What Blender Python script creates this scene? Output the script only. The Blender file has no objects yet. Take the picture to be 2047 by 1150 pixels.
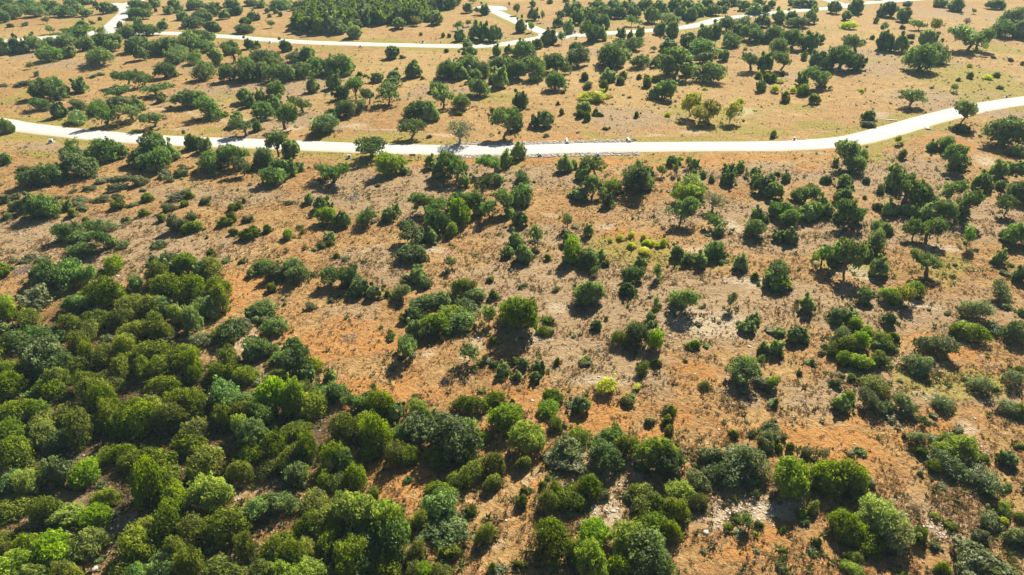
import bpy, math, random
import numpy as np
from mathutils import Vector, Matrix

# ------------------------------------------------------------------ camera, sky, sun, exposure
C = bpy.context.scene.collection
scn = bpy.context.scene
PITCH = math.radians(30.4); HCAM = 57.0; FPX = 1365.0; CX, CY = 1023.5, 575.0
cam = bpy.data.cameras.new("camera"); cam.lens = 24.0; cam.sensor_width = 36.0
cam.clip_start = 0.5; cam.clip_end = 6000
camo = bpy.data.objects.new("camera", cam); C.objects.link(camo)
camo.location = (0, 0, HCAM); camo.rotation_euler = (math.pi/2 - PITCH, 0, 0)
scn.camera = camo
SUN_EL = math.radians(36.5); SUN_AZ = math.radians(23.0)      # behind the scene, to the right
w = bpy.data.worlds.new("World"); scn.world = w; w.use_nodes = True
nt = w.node_tree; nt.nodes.clear()
sky = nt.nodes.new('ShaderNodeTexSky'); sky.sky_type = 'NISHITA'; sky.sun_disc = False
sky.sun_elevation = SUN_EL; sky.sun_rotation = SUN_AZ; sky.air_density = 0.55; sky.dust_density = 0.3
bg = nt.nodes.new('ShaderNodeBackground'); bg.inputs['Strength'].default_value = 0.05
out = nt.nodes.new('ShaderNodeOutputWorld')
nt.links.new(sky.outputs[0], bg.inputs[0]); nt.links.new(bg.outputs[0], out.inputs[0])
sl = bpy.data.lights.new("sun", 'SUN'); sl.energy = 5.0; sl.angle = math.radians(0.5); sl.color = (1.0, 0.93, 0.80)
so = bpy.data.objects.new("sun", sl); C.objects.link(so)
sd = Vector((math.sin(SUN_AZ)*math.cos(SUN_EL), math.cos(SUN_AZ)*math.cos(SUN_EL), math.sin(SUN_EL)))
so.rotation_euler = sd.to_track_quat('Z', 'Y').to_euler(); so.location = (60, 200, 120)
scn.view_settings.view_transform = 'Standard'; scn.view_settings.look = 'None'
scn.view_settings.gamma = 1.0; scn.view_settings.exposure = 1.27
scn.render.engine = 'CYCLES'
scn.cycles.max_bounces = 5; scn.cycles.diffuse_bounces = 3; scn.cycles.transmission_bounces = 3
scn.cycles.volume_bounces = 0; scn.cycles.transparent_max_bounces = 4

rng = np.random.default_rng(7); random.seed(7)
cp, sp = math.cos(PITCH), math.sin(PITCH)
def at(px, py, z=0.0):
    """photograph pixel -> the point on the ground it shows (numpy friendly)"""
    x = (np.asarray(px, float)-CX)/FPX; y = (np.asarray(py, float)-CY)/FPX
    dz = -sp - y*cp; t = (z-HCAM)/dz
    return x*t, (cp - y*sp)*t
def pxm(py):      # pixels per metre across, at the ground seen at row py
    y = (py-CY)/FPX; return FPX*(sp + y*cp)/HCAM
def down(py): return PITCH + math.atan((py-CY)/FPX)

# ------------------------------------------------------------------ helpers
def tag(o, label=None, cat=None, group=None, kind=None):
    if label: o['label'] = label
    if cat: o['category'] = cat
    if group: o['group'] = group
    if kind: o['kind'] = kind
    return o
def link(name, me, parent=None):
    o = bpy.data.objects.new(name, me); C.objects.link(o)
    if parent: o.parent = parent
    return o
def mesh_np(name, V, F, mats, mat_idx=None, attrs=None, smooth=None):
    """V (n,3); F list of (k,3)/(k,4) arrays"""
    me = bpy.data.meshes.new(name)
    V = np.asarray(V, np.float32); me.vertices.add(len(V)); me.vertices.foreach_set('co', V.ravel())
    loops = np.concatenate([f.ravel() for f in F]).astype(np.int32)
    tot = np.concatenate([np.full(len(f), f.shape[1], np.int32) for f in F])
    start = np.concatenate([[0], np.cumsum(tot)[:-1]]).astype(np.int32)
    me.loops.add(len(loops)); me.loops.foreach_set('vertex_index', loops)
    me.polygons.add(len(tot)); me.polygons.foreach_set('loop_start', start); me.polygons.foreach_set('loop_total', tot)
    if mat_idx is not None: me.polygons.foreach_set('material_index', np.asarray(mat_idx, np.int32))
    if smooth is not None: me.polygons.foreach_set('use_smooth', np.asarray(smooth, bool))
    for m in mats: me.materials.append(m)
    for an, (typ, dat) in (attrs or {}).items():
        a = me.attributes.new(an, typ, 'POINT')
        a.data.foreach_set('color' if typ == 'FLOAT_COLOR' else 'value', np.asarray(dat, np.float32).ravel())
    me.update(calc_edges=True); me.validate()
    return me
def vnoise(x, y, seed=0):
    """smooth 2-D value noise 0..1"""
    xi = np.floor(x).astype(np.int64); yi = np.floor(y).astype(np.int64)
    fx = x-xi; fy = y-yi; fx = fx*fx*(3-2*fx); fy = fy*fy*(3-2*fy)
    def h(a, b):
        n = (a*374761393 + b*668265263 + seed*982451653) & 0x7fffffff
        n = ((n ^ (n >> 13))*1274126177) & 0x7fffffff
        return ((n ^ (n >> 16)) & 0xffff)/65535.0
    return (h(xi, yi)*(1-fx)+h(xi+1, yi)*fx)*(1-fy) + (h(xi, yi+1)*(1-fx)+h(xi+1, yi+1)*fx)*fy
def fbm(x, y, seed=0, oct=4):
    s = 0; a = .5; t = 0
    for i in range(oct):
        s = s + a*vnoise(x*2**i, y*2**i, seed+i*17); t += a; a *= .55
    return s/t

# ------------------------------------------------------------------ materials
def nodes(name):
    m = bpy.data.materials.new(name); m.use_nodes = True; t = m.node_tree; t.nodes.clear()
    return m, t, t.nodes.new('ShaderNodeOutputMaterial')
def N(t, typ, **kw):
    n = t.nodes.new(typ)
    for k, v in kw.items():
        if k in n.inputs: n.inputs[k].default_value = v
        else: setattr(n, k, v)
    return n
def mixc(t, fac, a, b, bt='MIX'):
    n = t.nodes.new('ShaderNodeMix'); n.data_type = 'RGBA'; n.blend_type = bt
    for s, v in ((0, fac), (6, a), (7, b)):
        if hasattr(v, 'links'): t.links.new(v, n.inputs[s])
        else: n.inputs[s].default_value = v if s == 0 else (*v, 1)
    return n.outputs[2]
def math_(t, op, a, b=0.0, c=None, clamp=False):
    n = t.nodes.new('ShaderNodeMath'); n.operation = op; n.use_clamp = clamp
    for i, v in enumerate((a, b, c)):
        if v is None: continue
        if hasattr(v, 'links'): t.links.new(v, n.inputs[i])
        else: n.inputs[i].default_value = v
    return n.outputs[0]
def smooth01(t, v, lo, hi):
    n = t.nodes.new('ShaderNodeMapRange'); n.interpolation_type = 'SMOOTHSTEP'
    t.links.new(v, n.inputs[0]); n.inputs[1].default_value = lo; n.inputs[2].default_value = hi
    return n.outputs[0]

def leaf_mat(name, base, alt, trans=0.35, hv=0.03):
    m, t, o = nodes(name)
    tint = N(t, 'ShaderNodeAttribute', attribute_name='tint').outputs['Fac']
    oi = N(t, 'ShaderNodeObjectInfo').outputs['Random']
    geo = N(t, 'ShaderNodeNewGeometry')
    noi = N(t, 'ShaderNodeTexNoise', Scale=0.45, Detail=1.0); t.links.new(geo.outputs['Position'], noi.inputs['Vector'])
    f = math_(t, 'ADD', math_(t, 'MULTIPLY', tint, 0.85), math_(t, 'MULTIPLY', math_(t, 'SUBTRACT', noi.outputs[0], 0.4), 0.8), clamp=True)
    col = mixc(t, f, base, alt)
    hs = N(t, 'ShaderNodeHueSaturation'); t.links.new(col, hs.inputs['Color'])
    t.links.new(math_(t, 'ADD', 0.5-hv/2, math_(t, 'MULTIPLY', oi, hv)), hs.inputs['Hue'])
    r2 = math_(t, 'FRACT', math_(t, 'MULTIPLY', oi, 7.31))
    t.links.new(math_(t, 'ADD', 0.72, math_(t, 'MULTIPLY', r2, 0.6)), hs.inputs['Value'])
    t.links.new(math_(t, 'ADD', 0.85, math_(t, 'MULTIPLY', oi, 0.25)), hs.inputs['Saturation'])
    p = N(t, 'ShaderNodeBsdfPrincipled', Roughness=0.6); p.inputs['Specular IOR Level'].default_value = 0.2
    t.links.new(hs.outputs[0], p.inputs['Base Color'])
    tr = N(t, 'ShaderNodeBsdfTranslucent')
    t.links.new(mixc(t, 1.0, hs.outputs[0], (1.25, 1.3, 0.6), 'MULTIPLY'), tr.inputs['Color'])
    mx = N(t, 'ShaderNodeMixShader'); mx.inputs[0].default_value = trans
    t.links.new(p.outputs[0], mx.inputs[1]); t.links.new(tr.outputs[0], mx.inputs[2]); t.links.new(mx.outputs[0], o.inputs[0])
    return m
M = {
 'oak':   leaf_mat('oak_leaves', (0.050, 0.088, 0.024), (0.260, 0.360, 0.105), 0.38),
 'greyoak': leaf_mat('grey_oak_leaves', (0.085, 0.110, 0.045), (0.29, 0.345, 0.165), 0.36),
 'leafy': leaf_mat('bright_leaves', (0.085, 0.145, 0.012), (0.38, 0.46, 0.050), 0.46),
 'pale':  leaf_mat('pale_leaves', (0.30, 0.35, 0.09), (0.56, 0.62, 0.24), 0.42),
 'jun':   leaf_mat('juniper_leaves', (0.024, 0.046, 0.003), (0.34, 0.40, 0.010), 0.40),
 'grey':  leaf_mat('grey_leaves', (0.12, 0.14, 0.055), (0.28, 0.30, 0.13), 0.30),
 'yel':   leaf_mat('yellow_leaves', (0.34, 0.37, 0.02), (0.58, 0.62, 0.03), 0.42),
 'aut':   leaf_mat('autumn_leaves', (0.16, 0.185, 0.03), (0.48, 0.45, 0.05), 0.42),
}
def simple(name, col, rough=0.8, nscale=3.0, namp=0.3, bump=0.0):
    m, t, o = nodes(name)
    geo = N(t, 'ShaderNodeNewGeometry')
    noi = N(t, 'ShaderNodeTexNoise', Scale=nscale, Detail=5.0); t.links.new(geo.outputs['Position'], noi.inputs['Vector'])
    c = mixc(t, noi.outputs[0], tuple(x*(1-namp) for x in col), tuple(min(1, x*(1+namp)) for x in col))
    p = N(t, 'ShaderNodeBsdfPrincipled', Roughness=rough); p.inputs['Specular IOR Level'].default_value = 0.2
    t.links.new(c, p.inputs['Base Color'])
    if bump:
        b = N(t, 'ShaderNodeBump', Strength=bump, Distance=0.1); t.links.new(noi.outputs[0], b.inputs['Height']); t.links.new(b.outputs[0], p.inputs['Normal'])
    t.links.new(p.outputs[0], o.inputs[0]); return m
M['bark'] = simple('bark', (0.15, 0.12, 0.095), 0.9, 4, 0.4)
M['deadwood'] = simple('dead_wood', (0.34, 0.30, 0.26), 0.9, 4, 0.4)
M['char'] = simple('charred_brush', (0.05, 0.045, 0.035), 0.95, 4, 0.4)
M['white'] = simple('white_painted_steel', (0.78, 0.79, 0.77), 0.4, 2, 0.05)
M['dark'] = simple('dark_steel', (0.03, 0.035, 0.035), 0.5, 2, 0.1)
M['concrete'] = simple('pale_concrete', (0.62, 0.59, 0.54), 0.85, 3, 0.15)
M['greypanel'] = simple('grey_panel', (0.32, 0.30, 0.36), 0.5, 2, 0.05)
M['yellowpost'] = simple('yellow_paint', (0.62, 0.52, 0.03), 0.5, 2, 0.08)

# road: bleached chip-seal with faint wheel tracks, cracks and patches
def road_mat():
    m, t, o = nodes('bleached_asphalt')
    geo = N(t, 'ShaderNodeNewGeometry')
    n1 = N(t, 'ShaderNodeTexNoise', Scale=0.12, Detail=6.0); t.links.new(geo.outputs['Position'], n1.inputs['Vector'])
    n2 = N(t, 'ShaderNodeTexNoise', Scale=6.0, Detail=3.0); t.links.new(geo.outputs['Position'], n2.inputs['Vector'])
    ac = N(t, 'ShaderNodeAttribute', attribute_name='across').outputs['Fac']
    tr = math_(t, 'ABSOLUTE', math_(t, 'SUBTRACT', math_(t, 'ABSOLUTE', ac), 0.45))
    trk = smooth01(t, tr, 0.0, 0.22)
    edge = smooth01(t, math_(t, 'ADD', math_(t, 'ABSOLUTE', ac), math_(t, 'MULTIPLY', n2.outputs[0], 0.08)), 0.9, 1.04)
    c = mixc(t, n1.outputs[0], (0.40, 0.388, 0.36), (0.58, 0.565, 0.53))
    c = mixc(t, math_(t, 'MULTIPLY', math_(t, 'SUBTRACT', 1.0, trk), 0.35), c, (0.36, 0.355, 0.345))
    c = mixc(t, math_(t, 'MULTIPLY', n2.outputs[0], 0.35), c, (0.42, 0.40, 0.37))
    c = mixc(t, math_(t, 'MULTIPLY', edge, 0.8), c, (0.50, 0.40, 0.27))
    p = N(t, 'ShaderNodeBsdfPrincipled', Roughness=0.92); p.inputs['Specular IOR Level'].default_value = 0.12; t.links.new(c, p.inputs['Base Color'])
    bp = N(t, 'ShaderNodeBump', Strength=0.6, Distance=0.05); t.links.new(n2.outputs[0], bp.inputs['Height']); t.links.new(bp.outputs[0], p.inputs['Normal'])
    t.links.new(p.outputs[0], o.inputs[0]); return m
M['road'] = road_mat()

# ground: dry grass over thin soil; zones (pale stone, green grass, orange soil, grey scrub) come from a map
def ground_mat():
    m, t, o = nodes('dry_ground')
    geo = N(t, 'ShaderNodeNewGeometry'); P = geo.outputs['Position']
    def noise(s, d=4.0, rough=0.55, dist=0.0):
        n = N(t, 'ShaderNodeTexNoise', Scale=s, Detail=d, Roughness=rough, Distortion=dist); t.links.new(P, n.inputs['Vector']); return n.outputs[0]
    za = N(t, 'ShaderNodeAttribute', attribute_name='zone')
    sep = N(t, 'ShaderNodeSeparateColor'); t.links.new(za.outputs['Color'], sep.inputs[0])
    pale, green, orange = sep.outputs[0], sep.outputs[1], sep.outputs[2]
    grey = N(t, 'ShaderNodeAttribute', attribute_name='grey').outputs['Fac']
    big, mid, fine, vf = noise(0.035, 4), noise(0.22, 5), noise(1.3, 5, 0.65, 0.6), noise(5.0, 3, 0.7)
    c = mixc(t, smooth01(t, big, 0.35, 0.65), (0.36, 0.215, 0.090), (0.45, 0.300, 0.140))
    c = mixc(t, smooth01(t, mid, 0.42, 0.66), c, (0.37, 0.195, 0.078))
    m3 = noise(0.55, 5, 0.7, 1.2)
    c = mixc(t, math_(t, 'MULTIPLY', smooth01(t, m3, 0.50, 0.62), 0.6), c, (0.19, 0.125, 0.062))
    c = mixc(t, math_(t, 'MULTIPLY', math_(t, 'SUBTRACT', 1.0, smooth01(t, m3, 0.36, 0.46)), 0.35), c, (0.58, 0.43, 0.25))
    straw = N(t, 'ShaderNodeAttribute', attribute_name='straw').outputs['Fac']
    c = mixc(t, math_(t, 'MULTIPLY', straw, 0.6), c, (0.48, 0.36, 0.165))
    def zmix(c, z, n, col, lo=0.30, amt=1.0):
        v = math_(t, 'ADD', z, math_(t, 'MULTIPLY', math_(t, 'SUBTRACT', n, 0.5), 0.9))
        return mixc(t, math_(t, 'MULTIPLY', smooth01(t, v, lo, lo+0.35), amt), c, col)
    c = zmix(c, grey, mid, (0.36, 0.268, 0.180), 0.30, 0.85)
    c = zmix(c, orange, mid, (0.46, 0.225, 0.072), 0.40, 0.75)
    c = zmix(c, green, mid, (0.31, 0.27, 0.065), 0.30, 0.85)
    fz = math_(t, 'ADD', 0.5, math_(t, 'MULTIPLY', math_(t, 'SUBTRACT', math_(t, 'ADD', math_(t, 'MULTIPLY', fine, .6), math_(t, 'MULTIPLY', vf, .4)), 0.5), 2.2))
    c = zmix(c, pale, fz, (0.60, 0.53, 0.44), 0.52, 0.55)
    # dark stubble, litter and pits between the straw
    st = smooth01(t, fine, 0.50, 0.66)
    c = mixc(t, math_(t, 'MULTIPLY', st, 0.68), c, (0.15, 0.095, 0.045))
    lt = smooth01(t, vf, 0.55, 0.72)
    c = mixc(t, math_(t, 'MULTIPLY', lt, 0.5), c, (0.60, 0.47, 0.31))
    duff_shade = N(t, 'ShaderNodeAttribute', attribute_name='litter_shade').outputs['Fac']  # leaf litter, coloured dark to paint in shade between the wood's crowns
    c = mixc(t, math_(t, 'MULTIPLY', smooth01(t, math_(t, 'ADD', duff_shade, math_(t, 'MULTIPLY', math_(t, 'SUBTRACT', mid, .5), .8)), .3, .75), .8), c, (0.065, 0.045, 0.026))
    c = mixc(t, 1.0, c, (0.86, 0.82, 0.69), 'MULTIPLY')
    p = N(t, 'ShaderNodeBsdfPrincipled', Roughness=0.95); p.inputs['Specular IOR Level'].default_value = 0.08
    t.links.new(c, p.inputs['Base Color'])
    h = math_(t, 'ADD', math_(t, 'MULTIPLY', mid, 0.6), math_(t, 'ADD', math_(t, 'MULTIPLY', fine, 0.5), math_(t, 'MULTIPLY', vf, 0.16)))
    b = N(t, 'ShaderNodeBump', Strength=1.0, Distance=0.8); t.links.new(h, b.inputs['Height']); t.links.new(b.outputs[0], p.inputs['Normal'])
    t.links.new(p.outputs[0], o.inputs[0]); return m
M['ground'] = ground_mat()
def vcol_mat(name, rough=0.9, trans=0.0):
    m, t, o = nodes(name)
    c = N(t, 'ShaderNodeAttribute', attribute_name='col').outputs['Color']
    p = N(t, 'ShaderNodeBsdfPrincipled', Roughness=rough); p.inputs['Specular IOR Level'].default_value = 0.15
    t.links.new(c, p.inputs['Base Color'])
    if trans:
        tr = N(t, 'ShaderNodeBsdfTranslucent'); t.links.new(c, tr.inputs['Color'])
        mx = N(t, 'ShaderNodeMixShader'); mx.inputs[0].default_value = trans
        t.links.new(p.outputs[0], mx.inputs[1]); t.links.new(tr.outputs[0], mx.inputs[2]); t.links.new(mx.outputs[0], o.inputs[0])
    else: t.links.new(p.outputs[0], o.inputs[0])
    return m
M['tuft'] = vcol_mat('dry_grass_blades', 0.9, 0.45); M['stone'] = vcol_mat('limestone')

# ------------------------------------------------------------------ roads (centre lines, metres wide)
def catmull(P, n=10):
    P = np.array(P, float); P = np.vstack([2*P[0]-P[1], P, 2*P[-1]-P[-2]]); o_ = []
    for i in range(1, len(P)-2):
        p0, p1, p2, p3 = P[i-1:i+3]
        for k in range(n):
            u = k/n; o_.append(0.5*((2*p1)+(-p0+p2)*u+(2*p0-5*p1+4*p2-p3)*u*u+(-p0+3*p1-3*p2+p3)*u**3))
    o_.append(P[-2]); return np.array(o_)
def line(pts, n=10):
    a = np.array(pts, float); X, Y = at(a[:, 0], a[:, 1]); return catmull(np.stack([X, Y], 1), n)
ROADS = [
 (line([(-160,225),(-60,238),(0,246),(30,252),(100,261),(200,271.5),(300,279),(400,283.5),(512,287.5),(612,291.5),(712,295.5),(812,298.5),(912,300),(1049,299),(1149,296),(1274,294),(1400,293),(1540,292),(1635,288),(1710,279.5),(1785,260),(1860,238.5),(1910,226),(1960,214.5),(2047,201.5),(2150,188)]), 6.8),
 (line([(-120,92),(-40,86),(0,83),(60,78),(115,73.5),(190,67.5),(220,66.5),(300,66.5),(345,67),(430,72),(470,74),(512,78),(612,84.5),(712,88),(812,90.5),(912,92.5),(960,92),(1010,88),(1060,80),(1090,74.5),(1115,71),(1165,70),(1220,66),(1300,61),(1365,55),(1400,49),(1420,43),(1445,37.5),(1500,31),(1540,26.5),(1600,21),(1650,17),(1690,11.5),(1725,6.5),(1780,2.5),(1830,-1),(1920,-7)]), 6.8),
 (line([(209,66),(218,57),(230,46),(243,34),(253,23),(251,15),(256,9),(266,4),(290,-3)]), 6.8),
 (line([(1112,71),(1085,64),(1060,54),(1036,44),(1001,28),(985,21)]), 6.4),
 (line([(1688,12),(1668,4),(1640,-4),(1600,-12)]), 6.4),
 (line([(251,15),(240,10),(224,7)]), 6.0),
]
TRACK = line([(108,206),(160,205),(230,207),(290,217),(360,221),(400,233),(440,240),(500,240),(597,238),(640,244),(707,257),(760,259),(800,262),(870,268),(930,272),(1022,279),(1060,285)])
def dist_to(X, Y, L):
    d = np.full(X.shape, 1e9)
    for a, b in zip(L[:-1], L[1:]):
        ab = b-a; q = ab@ab+1e-9
        u = np.clip(((X-a[0])*ab[0]+(Y-a[1])*ab[1])/q, 0, 1)
        d = np.minimum(d, np.hypot(X-a[0]-u*ab[0], Y-a[1]-u*ab[1]))
    return d
bulb = np.array(at(978, 18))
names = ['road', 'far_road', 'side_road', 'cul_de_sac_road', 'side_road', 'side_road']
for k, (L, W) in enumerate(ROADS):
    T = np.gradient(L, axis=0); T /= np.linalg.norm(T, axis=1)[:, None]; Nn = np.stack([-T[:, 1], T[:, 0]], 1)
    prof = [(-1.22, -0.16), (-1.0, 0.0), (-0.5, 0.035), (0, 0.05), (0.5, 0.035), (1.0, 0.0), (1.22, -0.16)]
    V = []; A = []
    wob = 1+0.03*(fbm(L[:, 0]/5, L[:, 1]/5, 12, 3)-.5)*2
    for a, z in prof:
        q = L + Nn*(a*W/2*wob)[:, None]; V.append(np.column_stack([q, np.full(len(L), 0.05+z+0.004*k)])); A.append(np.full(len(L), a))
    V = np.concatenate(V); A = np.concatenate(A); n = len(L); i = np.arange(n-1)
    F = np.concatenate([np.stack([j*n+i, (j+1)*n+i, (j+1)*n+i+1, j*n+i+1], 1)[:, ::-1] for j in range(len(prof)-1)])
    tag(link(names[k], mesh_np(names[k], V, [F], [M['road']], attrs={'across': ('FLOAT', A)})), kind='structure')
a = np.linspace(0, 2*math.pi, 41)[:-1]
V = np.concatenate([[[*bulb, 0.085]], np.column_stack([bulb[0]+10*np.cos(a), bulb[1]+11*np.sin(a), np.full(40, 0.085)]), np.column_stack([bulb[0]+10*np.cos(a), bulb[1]+11*np.sin(a), np.full(40, -0.2)])])
i = np.arange(40); j = (i+1) % 40
tag(link('turning_circle', mesh_np('turning_circle', V, [np.stack([0*i, 1+i, 1+j], 1), np.stack([1+i, 41+i, 41+j, 1+j], 1)], [M['road']], attrs={'across': ('FLOAT', np.zeros(81))})), kind='structure')

for px, py, rr in ((213,64.5,7.5),(1112,71.5,7.5),(1689,12,8.0),(251,15,7.0)):
    cx_, cy_ = at(px, py); a = np.linspace(0, 2*math.pi, 25)[:-1]; i = np.arange(24); j = (i+1) % 24; rw = rr*(1+.12*np.sin(a*3+px))
    V = np.concatenate([[[cx_, cy_, .04]], np.column_stack([cx_+rw*np.cos(a), cy_+rw*np.sin(a), np.full(24, .04)]), np.column_stack([cx_+(rw+.8)*np.cos(a), cy_+(rw+.8)*np.sin(a), np.full(24, -.15)])])
    tag(link('road_junction', mesh_np('road_junction', V, [np.stack([0*i, 1+i, 1+j], 1), np.stack([1+i, 25+i, 25+j, 1+j], 1)], [M['road']], attrs={'across': ('FLOAT', np.zeros(49))})), kind='structure')

# ------------------------------------------------------------------ ground zones (world ellipses)
def E(lst):
    r = []
    for px, py, rx, ry in lst:
        x, y = at(px, py); k = pxm(py); fore = math.sin(down(py))
        r.append((x, y, rx/k, ry/(k*fore)))
    return r
PALE = E([(440,238,26,5),(472,243,22,4),(612,241,14,4),(715,255,32,8),(575,262,28,6),(760,240,20,3),(1090,430,26,8),(1208,448,24,8),(1392,482,34,8),(745,487,32,7),
 (1315,268,30,5),(1392,265,34,4),(1482,225,44,14),(1775,232,34,6),(1640,312,32,5),(1912,508,60,14),(1372,645,70,30),(1448,650,60,40),(1080,700,46,14),(1190,735,60,16),
 (1800,592,70,16),(1570,1045,90,42),(1470,1030,60,34),(1055,955,26,34),(1865,1065,60,34),(1960,318,26,12),(1005,1100,40,24),(1130,620,40,16),(870,520,40,8),(1700,540,60,10),
 (1225,1010,60,40),(1640,1020,50,30),(1965,900,30,20),(1500,585,80,20),(840,700,26,12),(950,690,40,14),(260,250,24,4),(350,258,40,3),(1480,450,30,8),(1720,660,50,20),(1880,810,50,14),(480,700,30,40),(60,900,60,30),(240,1060,60,40)])
GREEN = E([(60,187,42,7),(30,200,30,6),(90,268,70,8),(50,312,30,5),(660,95,34,5),(700,106,22,3),(1475,258,80,10),(1530,265,60,8),(1590,215,30,10),(780,270,70,7),(300,268,60,6),(440,262,60,5),
 (1930,155,90,26),(1260,490,90,26),(1270,500,120,34),(1900,540,70,18),(1200,268,40,5),(1990,95,40,10),(180,57,40,4),(240,40,20,6),(760,328,60,10),(860,318,50,8),(1000,322,40,8),(840,315,20,6),(1330,310,80,5),(1700,530,60,14),(1650,255,60,8),(1240,275,60,4)])
ORANGE = E([(700,672,90,30),(490,575,60,30),(760,780,150,36),(820,975,90,34),(1010,770,90,24),(1500,1110,110,36),(1260,470,70,16),(1155,222,40,8),(1660,880,120,40),(1600,338,40,8),(640,700,60,40),(1180,800,100,24),(1420,745,80,18),
 (1070,990,20,60),(460,620,40,30),(1330,850,80,30),(1840,870,80,30),(560,700,30,40),(1060,905,30,50),(1900,290,60,10),(340,345,80,12),(1640,300,120,4),(1300,320,200,6),(980,830,40,20),(1700,820,60,16),(1900,700,70,16)])
GREY = E([(300,500,220,50),(180,470,160,40),(1100,560,220,60),(1350,620,260,80),(1750,620,300,70),(1800,780,300,60),(120,300,120,14),(430,390,160,22),(1000,350,200,20),(1500,345,160,16),(1800,330,110,26),(1920,200,160,26),
 (1650,470,260,40),(430,190,110,22),(600,180,90,20),(1540,1020,140,50),(1250,960,160,90),(1880,1040,140,80),(850,400,140,20),(700,395,120,24),(1080,480,120,30),(1200,700,200,40),(1180,105,60,8),(300,900,360,200),(1260,230,120,20),(1720,120,120,30),(1900,430,160,60),(1420,420,200,30)])
LITTER_SHADE = E([(60,700,150,60),(230,650,170,60),(380,600,70,40),(200,800,280,90),(380,780,130,60),(520,830,120,50),(330,930,160,70),(100,900,120,40),(560,900,120,50),(420,1060,90,50),(680,860,120,40),(760,870,110,30),(680,1080,110,60),(230,990,60,60),(60,1080,100,40)])  # wood floor: leaf litter plus painted shade for the dark gaps
def field(X, Y, ells):
    s = np.zeros(X.shape)
    for x, y, rx, ry in ells:
        q = ((X-x)/max(rx, 1.2))**2+((Y-y)/max(ry, 1.2))**2
        s = np.maximum(s, np.exp(-q*0.7))
    return s
def zones(X, Y):
    wx = X+9*(fbm(X/14, Y/14, 3)-.5); wy = Y+16*(fbm(X/14, Y/14, 9)-.5)
    pale, green, orange, grey = (field(wx, wy, e) for e in (PALE, GREEN, ORANGE, GREY))
    dr = dist_to(X, Y, ROADS[0][0]); dm = dr.copy()
    for L, W in ROADS[1:]: dm = np.minimum(dm, dist_to(X, Y, L[::3]))
    nb = fbm(X/22, Y/22, 31)
    green = np.maximum(green, 1.2*np.exp(-((dm-5.4)/2.6)**2)*np.clip((nb-.30)*5, 0, 1))
    orange = np.maximum(orange, 0.8*np.exp(-((dm-8.5)/2.5)**2)*np.clip((.62-nb)*5, 0, 1))
    pale = np.maximum(pale, 0.75*np.exp(-((dm-3.8)/0.7)**2))
    # stone riprap beside the middle road
    xa, _ = at(905, 308); xb, _ = at(1270, 290)
    rip = np.exp(-((dr-4.9)/1.1)**4)*((X > xa) & (X < xb))*1.2
    pale = np.maximum(pale, rip); green = green*(1-np.clip(rip, 0, 1))
    pale = np.maximum(pale, 0.85*1.15*np.exp(-(dist_to(X, Y, TRACK)/1.9)**2)*np.clip(fbm(X/9, Y/9, 5)*2.4-.35, 0, 1))
    g2 = fbm(X/30, Y/30, 77); orange = np.clip(orange + np.clip((g2-.60)*2, 0, .45), 0, 1)*np.clip(1-(Y-165)/60, .35, 1)
    grey = np.clip(grey*.85 + np.clip((fbm(X/24, Y/24, 55)-.56)*3, 0, .7), 0, 1)
    green = np.clip(green + np.clip((fbm(X/18, Y/18, 123)-np.where(Y > 150, .54, .64))*3, 0, .75), 0, 1)
    return np.clip(pale, 0, 1), green, orange, grey, dm
def relief(X, Y, dm):
    r = 0.45*(fbm(X/16, Y/16, 41)-.5)+0.30*(fbm(X/3.5, Y/3.5, 43, 3)-.5)
    m = np.clip((dm-3.2)/6, 0, 1)
    return r*m - 0.02
gx = np.concatenate([np.linspace(-4200, -420, 22)[:-1], np.arange(-420, 420.1, 1.5), np.linspace(420, 4200, 22)[1:]])
gy = np.concatenate([np.linspace(-900, 10, 8)[:-1], np.arange(10, 180, 1.2), np.arange(180, 640, 2.2), np.linspace(640, 5200, 22)])
GX, GY = np.meshgrid(gx, gy); pale, green, orange, grey, dm = zones(GX, GY)
GZ = relief(GX, GY, dm); nx, ny = len(gx), len(gy)
ii, jj = np.meshgrid(np.arange(nx-1), np.arange(ny-1)); q = (jj*nx+ii).ravel()
F = np.stack([q, q+1, q+nx+1, q+nx], 1)
gm = mesh_np('ground', np.stack([GX.ravel(), GY.ravel(), GZ.ravel()], 1), [F], [M['ground']],
    attrs={'zone': ('FLOAT_COLOR', np.stack([pale, green, orange, np.ones_like(pale)], -1)), 'grey': ('FLOAT', grey), 'litter_shade': ('FLOAT', field(GX, GY, LITTER_SHADE)), 'straw': ('FLOAT', np.clip(np.maximum((GY-140)/60, 1.3*np.exp(-((dm-8)/6)**2)), 0, 1)*np.clip(.55+1.6*(fbm(GX/40, GY/40, 66)-.5), 0, 1))}, smooth=np.ones(len(F)))
tag(link('ground', gm), kind='structure')

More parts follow.
